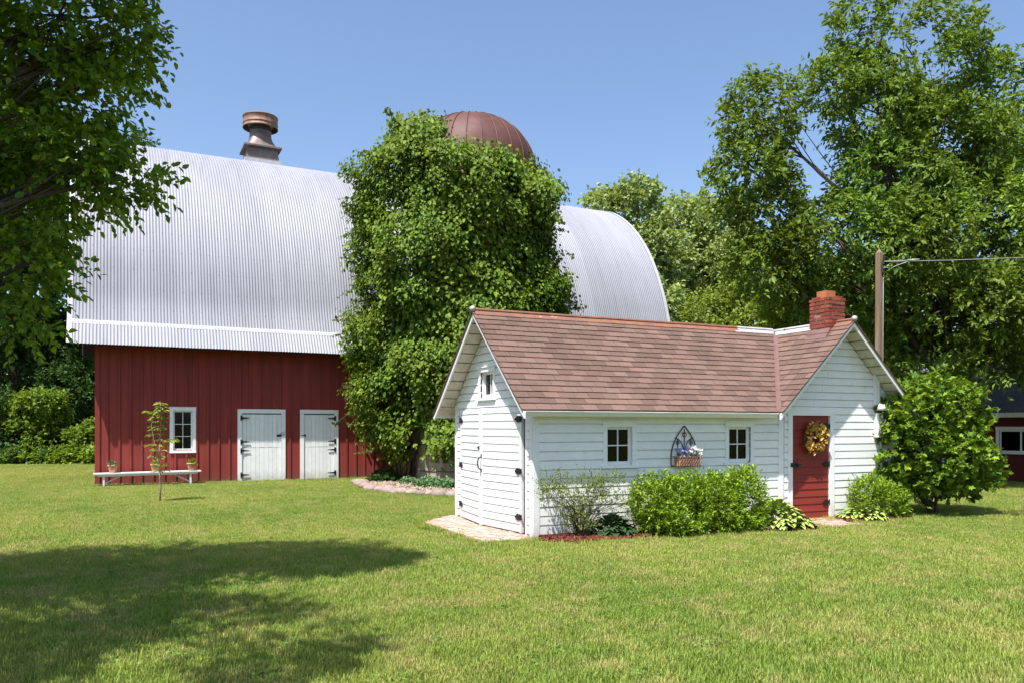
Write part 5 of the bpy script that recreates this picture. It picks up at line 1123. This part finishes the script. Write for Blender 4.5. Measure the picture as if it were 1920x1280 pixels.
make_tree('leafy_tree', 'leafy tree overhanging the top left corner, close to the camera', 'tree', c2w(-6.6, 5.8), near, M['l_near'], 13000, 8, .24, .074, .60, .17, c2w(-6.0, 5.8, 7.2), 51, shape=OVAL, thr=.36, freq=1.1, droop=.45, upb=.1, inside=.55, shell=.7, twigs=7)
A = lambda px, py, rx, ry, d=22: pxl(px, py, d, rx, ry)
ash = [A(1425, 225, 62, 70, 21.5), A(1410, 320, 66, 70, 21.3), A(1440, 405, 62, 56, 21.5), A(1640, 60, 72, 66, 22.5), A(1715, 110, 105, 80, 22), A(1562, 158, 48, 40, 21.5), A(1650, 215, 80, 66, 21.6), A(1770, 140, 66, 56, 22.6), A(1870, 190, 62, 66, 22.5), A(1900, 300, 70, 80, 22), A(1780, 290, 110, 88, 21.4), A(1670, 350, 95, 80, 21.4),
       A(1560, 440, 80, 58, 20.8), A(1535, 405, 46, 40, 22), A(1600, 430, 80, 66, 22.8), A(1560, 515, 90, 60, 22), A(1450, 490, 70, 50, 21.2), A(1690, 470, 130, 90, 20.8), A(1840, 430, 110, 100, 20.8), A(1770, 580, 130, 90, 21), A(1890, 590, 90, 80, 20.6), A(1630, 540, 80, 70, 21.5), A(1860, 680, 80, 50, 20.4), A(1740, 670, 80, 50, 21), A(2010, 280, 120, 120), A(2010, 480, 120, 120), A(1740, 300, 110, 120, 24.5), A(1850, 450, 150, 120, 24.5), A(1700, 570, 130, 100, 24.5), A(1975, 640, 90, 70, 21)]
make_tree('ash_tree', 'tall dark green ash tree on the right, rising behind the wooden pole', 'tree', c2w((1795-960)/F*22, 22), ash, M['l_ash'], 12500, 9, .44, .175, .42, .26, c2w((1720-960)/F*22, 22, 11.5), 52, thr=.31, freq=.95, droop=.4, upb=.35, inside=.7, shell=.5, twigs=6)
for i, (lab, px, d, lb, lf) in enumerate((
    ('grey-green poplar directly right of the barn roof, leftmost of three', 1190, 44, [(1185, 420, 55, 55), (1195, 368, 36, 26), (1150, 400, 34, 34), (1215, 480, 70, 60), (1165, 500, 60, 70), (1200, 590, 90, 60), (1120, 395, 20, 26)], 'l_bg'),
    ('grey-green poplar in the middle of the group behind the shed ridge', 1295, 46, [(1285, 440, 50, 52), (1315, 410, 34, 34), (1270, 405, 34, 26), (1290, 520, 70, 60), (1260, 585, 80, 50), (1330, 560, 60, 60)], 'l_bg'),
    ('grey-green poplar partly hidden by the ash, rightmost of three', 1375, 45, [(1365, 430, 38, 44), (1385, 490, 50, 50), (1350, 540, 60, 55), (1400, 580, 70, 60)], 'l_bg'))):
    make_tree('poplar_tree', lab, 'tree', c2w((px-960)/F*d, d), [pxl(*q[:2], d+random.uniform(-1, 1), *q[2:]) for q in lb], M[lf], 3000, 7, .55, .24, .62, .22, at(px, lb[0][1], d), 60+i, 'poplars behind the shed', thr=.26, freq=.6, droop=.25, inside=.7)
make_tree('yellow_green_tree', 'yellow-green small tree behind the shed roof', 'tree', c2w((1430-960)/F*31, 31), [pxl(1425, 505, 31, 46, 40), pxl(1400, 560, 31, 44, 46), pxl(1465, 560, 31, 60, 50), pxl(1340, 590, 32, 50, 40), pxl(1430, 620, 31, 90, 50)], M['l_yel'], 2200, 7, .4, .15, .6, .12, at(1430, 520, 31), 70, thr=.22, freq=.9)
make_tree('dark_leaf_tree', 'glossy green tree right behind the brick chimney', 'tree', c2w((1560-960)/F*24, 24), [pxl(1500, 520, 24, 55, 42), pxl(1570, 545, 24, 60, 50), pxl(1490, 580, 24, 60, 40), pxl(1620, 580, 24, 50, 50), pxl(1560, 610, 24, 90, 50), pxl(1650, 640, 24, 60, 60)], M['l_bush'], 2600, 8, .34, .13, .5, .13, at(1560, 560, 24), 71, thr=.24, freq=1.0)
# the wood at the left
for i, (lab, px, d, lb) in enumerate((
    ('dark woodland tree at the far left edge of the wood', -60, 37, [(-60, 260, 110, 110), (-70, 450, 120, 110), (-30, 600, 90, 70)]),
    ('dark woodland tree second from the left edge of the wood', 30, 40, [(30, 330, 80, 90), (20, 500, 80, 90), (40, 620, 70, 60), (20, 200, 70, 70)]),
    ('dark woodland tree left of the thick dark trunk by the barn', 92, 39, [(90, 300, 60, 80), (100, 440, 55, 80), (95, 570, 55, 60), (110, 660, 48, 40)]),
    ('dark woodland tree with thick trunk touching the barn corner', 160, 41, [(165, 330, 60, 80), (150, 470, 50, 80), (165, 600, 45, 60), (262, 268, 16, 16), (225, 330, 50, 50), (170, 700, 36, 36)]))):
    make_tree('woodland_tree', lab, 'tree', c2w((px-960)/F*d, d), [pxl(*q[:2], d+random.uniform(-1.5, 1.5), *q[2:]) for q in lb], M['l_dark'], 1900, 7, .6, .24, .62, .34, at(px, lb[0][1], d), 80+i, 'woodland trees left of the barn', thr=.34, freq=.55, twigs=7)
for i, (lab, px, d, lb, lf, n) in enumerate((
    ('sunlit lime-green shrub tree at the edge of the wood', 75, 36, [(76, 752, 34, 11), (38, 772, 24, 11), (102, 782, 20, 11), (58, 800, 30, 11), (88, 825, 22, 12), (30, 835, 22, 14)], 'l_lime', 900),
    ('sunlit lime-green shrub at the barn corner', 155, 35.5, [(155, 832, 30, 18), (150, 852, 34, 14), (176, 815, 14, 16)], 'l_lime', 800),
    ('mid green shrub at the left edge of the picture', 0, 36, [(-10, 780, 44, 44), (5, 835, 50, 28), (-60, 790, 70, 60)], 'l_dark', 1300),
    ('dark shrub under the thick trunk in the wood', 120, 38, [(125, 740, 40, 46), (120, 800, 40, 46), (140, 700, 34, 36)], 'l_dark', 1300),
    ('dark shrub behind the lime-green shrub tree', 50, 39, [(50, 690, 60, 42), (20, 740, 60, 60), (90, 700, 40, 40), (60, 820, 90, 40)], 'l_dark', 1500))):
    make_tree('woodland_shrub', lab, 'shrub', c2w((px-960)/F*d, d), [pxl(*q[:2], d+random.uniform(-.5, .5), *q[2:]) for q in lb], M[lf], n, 7, .42, .17, .6, .07, at(px, lb[0][1], d), 90+i, 'shrubs along the wood edge', thr=.4, freq=1.0, crown='foliage')
ORD = 'first second third fourth fifth sixth seventh eighth ninth tenth eleventh twelfth thirteenth fourteenth fifteenth sixteenth'.split()
for i in range(16):
    px = -40+i*14.5+random.uniform(-5, 5); d = random.uniform(34.4, 35.6)
    clump('undergrowth_plant', '%s leafy weed, %s from the left along the foot of the wood' % (('mid green', 'dark', 'lime-green', 'bushy green')[i % 4], ORD[i]), 'plant', px, HZ+F*HC/d, random.uniform(.5, .9), random.uniform(.45, .95), 130, M[('l_bush', 'l_dark', 'l_lime', 'l_bush')[i % 4]], .16, .6, 200+i, 'weeds along the foot of the wood', OVAL)
# far wood closing the view behind everything
def far_wood(name, label, a, b, n, hgt, seed, mat):
    rg = np.random.default_rng(seed); a = np.array(a, float); b = np.array(b, float); t = rg.random(n); P = a+(b-a)*t[:, None]; P[:, :2] += rg.normal(0, 1.5, (n, 2)); hh = hgt*(.65+.6*vnoise(np.stack([P[:, 0], P[:, 1], P[:, 0]*0], 1), .12)); P[:, 2] = hh*rg.random(n)**.8
    D = nrm(rg.normal(0, .6, (n, 3))+np.array([0, 0, .6])); V = sprigs(P, D, .8, 6, .42, .6, DIAM, rng=rg); V[..., 2] = np.maximum(V[..., 2], .02)
    tag(mobj(name, np_mesh(name, V, DIAM[1], mat)), label, 'wood', kind='stuff')
far_wood('far_wood', 'dark mass of far wood closing the view left of the barn', c2w(-60, 46), c2w(-14, 52), 7000, 9.5, 300, M['l_dark'])
far_wood('far_wood', 'far wood behind the barn and shed on the right', c2w(6, 62), c2w(60, 40), 9000, 8, 301, M['l_dark'])
make_tree('maple_tree', 'bright leafy branch tips of a tree reaching in at the right edge', 'tree', c2w(11.5, 12.6), [pxl(1938, 350, 12.5, 40, 40), pxl(1965, 395, 12.5, 56, 36), pxl(2040, 330, 12.6, 90, 90), pxl(2150, 280, 12.6, 120, 120), cl(11.5, 12.6, 7.5, 1.6), cl(10.5, 10.8, 6.2, 1.0)], M['l_bush'], 1300, 8, .26, .085, .55, .14, c2w(11.5, 12.6, 7), 73, shape=OVAL, thr=.25, freq=1.4, droop=.35, upb=.2)

# ------------------------------------------------------------------ grass
def grass_mat():
    m, nt, bs, out = nodes('grass_blade')
    geo = N(nt, 'ShaderNodeNewGeometry')
    big = ramp(nt, noise(nt, .30, 4, .6, pos=True), [(.40, 0.), (.62, 1.)]); mid = ramp(nt, noise(nt, 1.9, 5, .65, pos=True), [(.47, 0.), (.74, 1.)])
    c = mixc(nt, big, (.185, .278, .042), (.285, .345, .070)); c = mixc(nt, mid, c, (.40, .365, .14))
    rnd = ramp(nt, geo.outputs['Random Per Island'], [(0, (.60, .68, .55)), (.45, (1, 1, 1)), (.86, (1.18, 1.12, 1.05)), (.93, (1.7, 1.35, 1.6)), (1, (2.0, 1.5, 2.1))]); c = mixc(nt, 1.0, c, rnd, 'MULTIPLY')
    nt.links.new(c, bs.inputs['Base Color']); bs.inputs['Roughness'].default_value = .5; bs.inputs['Specular IOR Level'].default_value = .3
    tr = N(nt, 'ShaderNodeBsdfTranslucent'); nt.links.new(mixc(nt, 1.0, c, (1.2, 1.15, .6), 'MULTIPLY'), tr.inputs[0]); mx = N(nt, 'ShaderNodeMixShader'); mx.inputs[0].default_value = .3
    nt.links.new(bs.outputs[0], mx.inputs[1]); nt.links.new(tr.outputs[0], mx.inputs[2]); nt.links.new(mx.outputs[0], out.inputs[0]); return m
GM = grass_mat(); PS = .5
BLADE = (np.array([(-.5, 0, 0), (.5, 0, 0), (.38, .16, .6), (-.38, .16, .6), (0, .5, 1.0)]), [(0, 1, 2, 3), (3, 2, 4)])
def patch(seed, n):
    rg = np.random.default_rng(seed); P = np.concatenate([rg.uniform(-PS*.53, PS*.53, (n, 2)), np.zeros((n, 1))], 1); a = rg.uniform(0, 6.283, n); h = rg.gamma(9, .0033, n)*(.75+.5*vnoise(P*np.array([1, 1, 0])+seed*3.3, 7.)); w = rg.uniform(.003, .0055, n); ln = rg.uniform(.2, 1.5, n)*h
    T = BLADE[0]; e1 = np.stack([np.cos(a), np.sin(a), a*0], 1); e2 = np.stack([-np.sin(a), np.cos(a), a*0], 1)
    V = P[:, None]+(w[:, None]*T[None, :, 0])[..., None]*e1[:, None]+(ln[:, None]*T[None, :, 1])[..., None]*e2[:, None]+(h[:, None]*T[None, :, 2])[..., None]*np.array([0, 0, 1])
    return bpy.data.objects.new('grass_patch', np_mesh('grass_patch', V, BLADE[1], GM, False))
NP = 6; patches = [patch(500+i, 3000) for i in range(NP)]
xy = np.array([(x, y) for x in np.arange(-26, 44, PS*.93) for y in np.arange(-13, 40, PS*.93)]); xy = xy+RNG.uniform(-.06, .06, xy.shape)
pr = w2p(np.concatenate([xy, np.zeros((len(xy), 1))], 1)); ok = (pr[:, 2] > 2.5) & (pr[:, 2] < 36) & (np.abs(pr[:, 0]-960) < 960+F*1.5/np.maximum(pr[:, 2], .5)+250)
def grow(poly, m):
    c = np.mean([np.array(p[:2]) for p in poly], 0); return [c+(np.array(p[:2])-c)*(1+m/np.linalg.norm(np.array(p[:2])-c)) for p in poly]
ok &= ~inpoly(xy, [(-.1, .1), (X1, .1), (X1, W), (-.1, W)])
bpoly = [b2w(.1, .25, 0), b2w(BL, .25, 0), b2w(BL, BW, 0), b2w(.1, BW, 0)]; ok &= ~inpoly(xy, bpoly)
for pl in (bedp, padA, padB, *MULCH): ok &= ~inpoly(xy, grow(pl, .17 if pl is not bedp else -.02))
ok &= ~inpoly(xy, [(17.9, -6), (24, -6), (24, 16), (17.9, 16)])
# lawn fringe is filled with small tufts where whole patches would overrun the edges
xy2 = np.array([(x, y) for x in np.arange(-2.5, 9.5, .10) for y in np.arange(-2.2, 4.2, .10)])+0.; xy2 = xy2+RNG.uniform(-.04, .04, xy2.shape)
xy3 = np.array([(x, y) for x in np.arange(-7.5, 6., .14) for y in np.arange(6.2, 15.0, .14)])+0.; xy3 = xy3+RNG.uniform(-.05, .05, xy3.shape); xy2 = np.concatenate([xy2, xy3])
near_edge = np.zeros(len(xy2), bool); inside_ = np.zeros(len(xy2), bool)
for pl in (bedp, padA, padB, *MULCH, [(-.03, -.03), (X1+.03, -.03), (X1+.03, W), (-.03, W)], [b2w(0, -.06, 0), b2w(BL, -.06, 0), b2w(BL, BW, 0), b2w(0, BW, 0)]):
    near_edge |= inpoly(xy2, grow(pl, .5)); inside_ |= inpoly(xy2, grow(pl, .03))
xy2 = xy2[near_edge & ~inside_]
def tuft(seed, n=110):
    o = patch(seed, n); v = np.empty(len(o.data.vertices)*3, np.float32); o.data.vertices.foreach_get('co', v); v = v.reshape(-1, 5, 3); b = v[:, :2].mean(1, keepdims=True); v += b*np.array([.10/PS-1, .10/PS-1, 0]); v[..., 2] *= 1.1; o.data.vertices.foreach_set('co', v.ravel()); return o
tufts = [tuft(600+i) for i in range(3)]
def scatter(name, label, pts, objs, rots, scl):
    me = bpy.data.meshes.new(name); me.vertices.add(len(pts)); me.vertices.foreach_set('co', np.concatenate([pts, np.full((len(pts), 1), .001)], 1).astype(np.float32).ravel())
    for nm, arr, tp in (('pick', RNG.integers(0, len(objs), len(pts)).astype(np.int32), 'INT'), ('turn', rots.astype(np.float32), 'FLOAT'), ('size', scl.astype(np.float32), 'FLOAT')):
        a = me.attributes.new(nm, tp, 'POINT'); a.data.foreach_set('value', arr)
    me.materials.append(GM); o = bpy.data.objects.new(name, me); link(o)
    ng = bpy.data.node_groups.new(name, 'GeometryNodeTree'); ng.interface.new_socket('Geometry', in_out='INPUT', socket_type='NodeSocketGeometry'); ng.interface.new_socket('Geometry', in_out='OUTPUT', socket_type='NodeSocketGeometry')
    L = ng.links.new; gi = ng.nodes.new('NodeGroupInput'); go = ng.nodes.new('NodeGroupOutput'); jn = ng.nodes.new('GeometryNodeJoinGeometry')
    def named(nm, tp):
        n = ng.nodes.new('GeometryNodeInputNamedAttribute'); n.data_type = tp; n.inputs[0].default_value = nm; return n.outputs[0]
    pk, tn, sz = named('pick', 'INT'), named('turn', 'FLOAT'), named('size', 'FLOAT'); cx = ng.nodes.new('ShaderNodeCombineXYZ'); L(tn, cx.inputs[2])
    for i, ob_ in enumerate(objs):
        oi = ng.nodes.new('GeometryNodeObjectInfo'); oi.inputs[0].default_value = ob_; ip = ng.nodes.new('GeometryNodeInstanceOnPoints'); cm = ng.nodes.new('FunctionNodeCompare'); cm.data_type = 'INT'; cm.operation = 'EQUAL'
        ins = [s for s in cm.inputs if s.type == 'INT']; L(pk, ins[0]); ins[1].default_value = i
        L(gi.outputs[0], ip.inputs['Points']); L(cm.outputs[0], ip.inputs['Selection']); L(oi.outputs['Geometry'], ip.inputs['Instance']); L(cx.outputs[0], ip.inputs['Rotation']); L(sz, ip.inputs['Scale']); L(ip.outputs[0], jn.inputs[0])
    L(jn.outputs[0], go.inputs[0]); md = o.modifiers.new('grass', 'NODES'); md.node_group = ng
    return tag(o, label, 'grass', kind='stuff')
pts = xy[ok]; scatter('grass', 'short mown grass blades over the whole lawn', pts, patches, RNG.integers(0, 4, len(pts))*math.pi/2, .88+.42*vnoise(np.concatenate([pts, np.zeros((len(pts), 1))], 1), .55))
scatter('grass_fringe', 'grass growing along the edges of walls, paving and beds', xy2, tufts, RNG.uniform(0, 6.28, len(xy2)), RNG.uniform(.8, 1.75, len(xy2)))

# clover and broad weeds in the near lawn
rc = np.random.default_rng(77); cp = []
while len(cp) < 150:
    x, d = rc.uniform(-6, 8), rc.uniform(4.8, 15); g = c2w(x, d)
    if not (-.6 < g[0] < 8.6 and -1.5 < g[1] < 3.5) and abs(x) < d*.68: cp.append(g)
cp = np.array(cp); n = 26; P = np.repeat(cp, n, 0)+np.concatenate([rc.normal(0, .07, (len(cp)*n, 2)), rc.uniform(.012, .035, (len(cp)*n, 1))], 1)
V = leaves(P, np.concatenate([rc.normal(0, 1, (len(P), 2)), rc.normal(.15, .15, (len(P), 1))], 1), .026, .9, OVAL, 2.5, rc)
tag(mobj('clover', np_mesh('clover', V, OVAL[1], leafmat('clover_leaf', [(.05, .10, .02), (.075, .135, .025), (.10, .16, .03)], .2, .5))), 'small clover and weed leaves scattered through the near lawn', 'clover', kind='stuff')
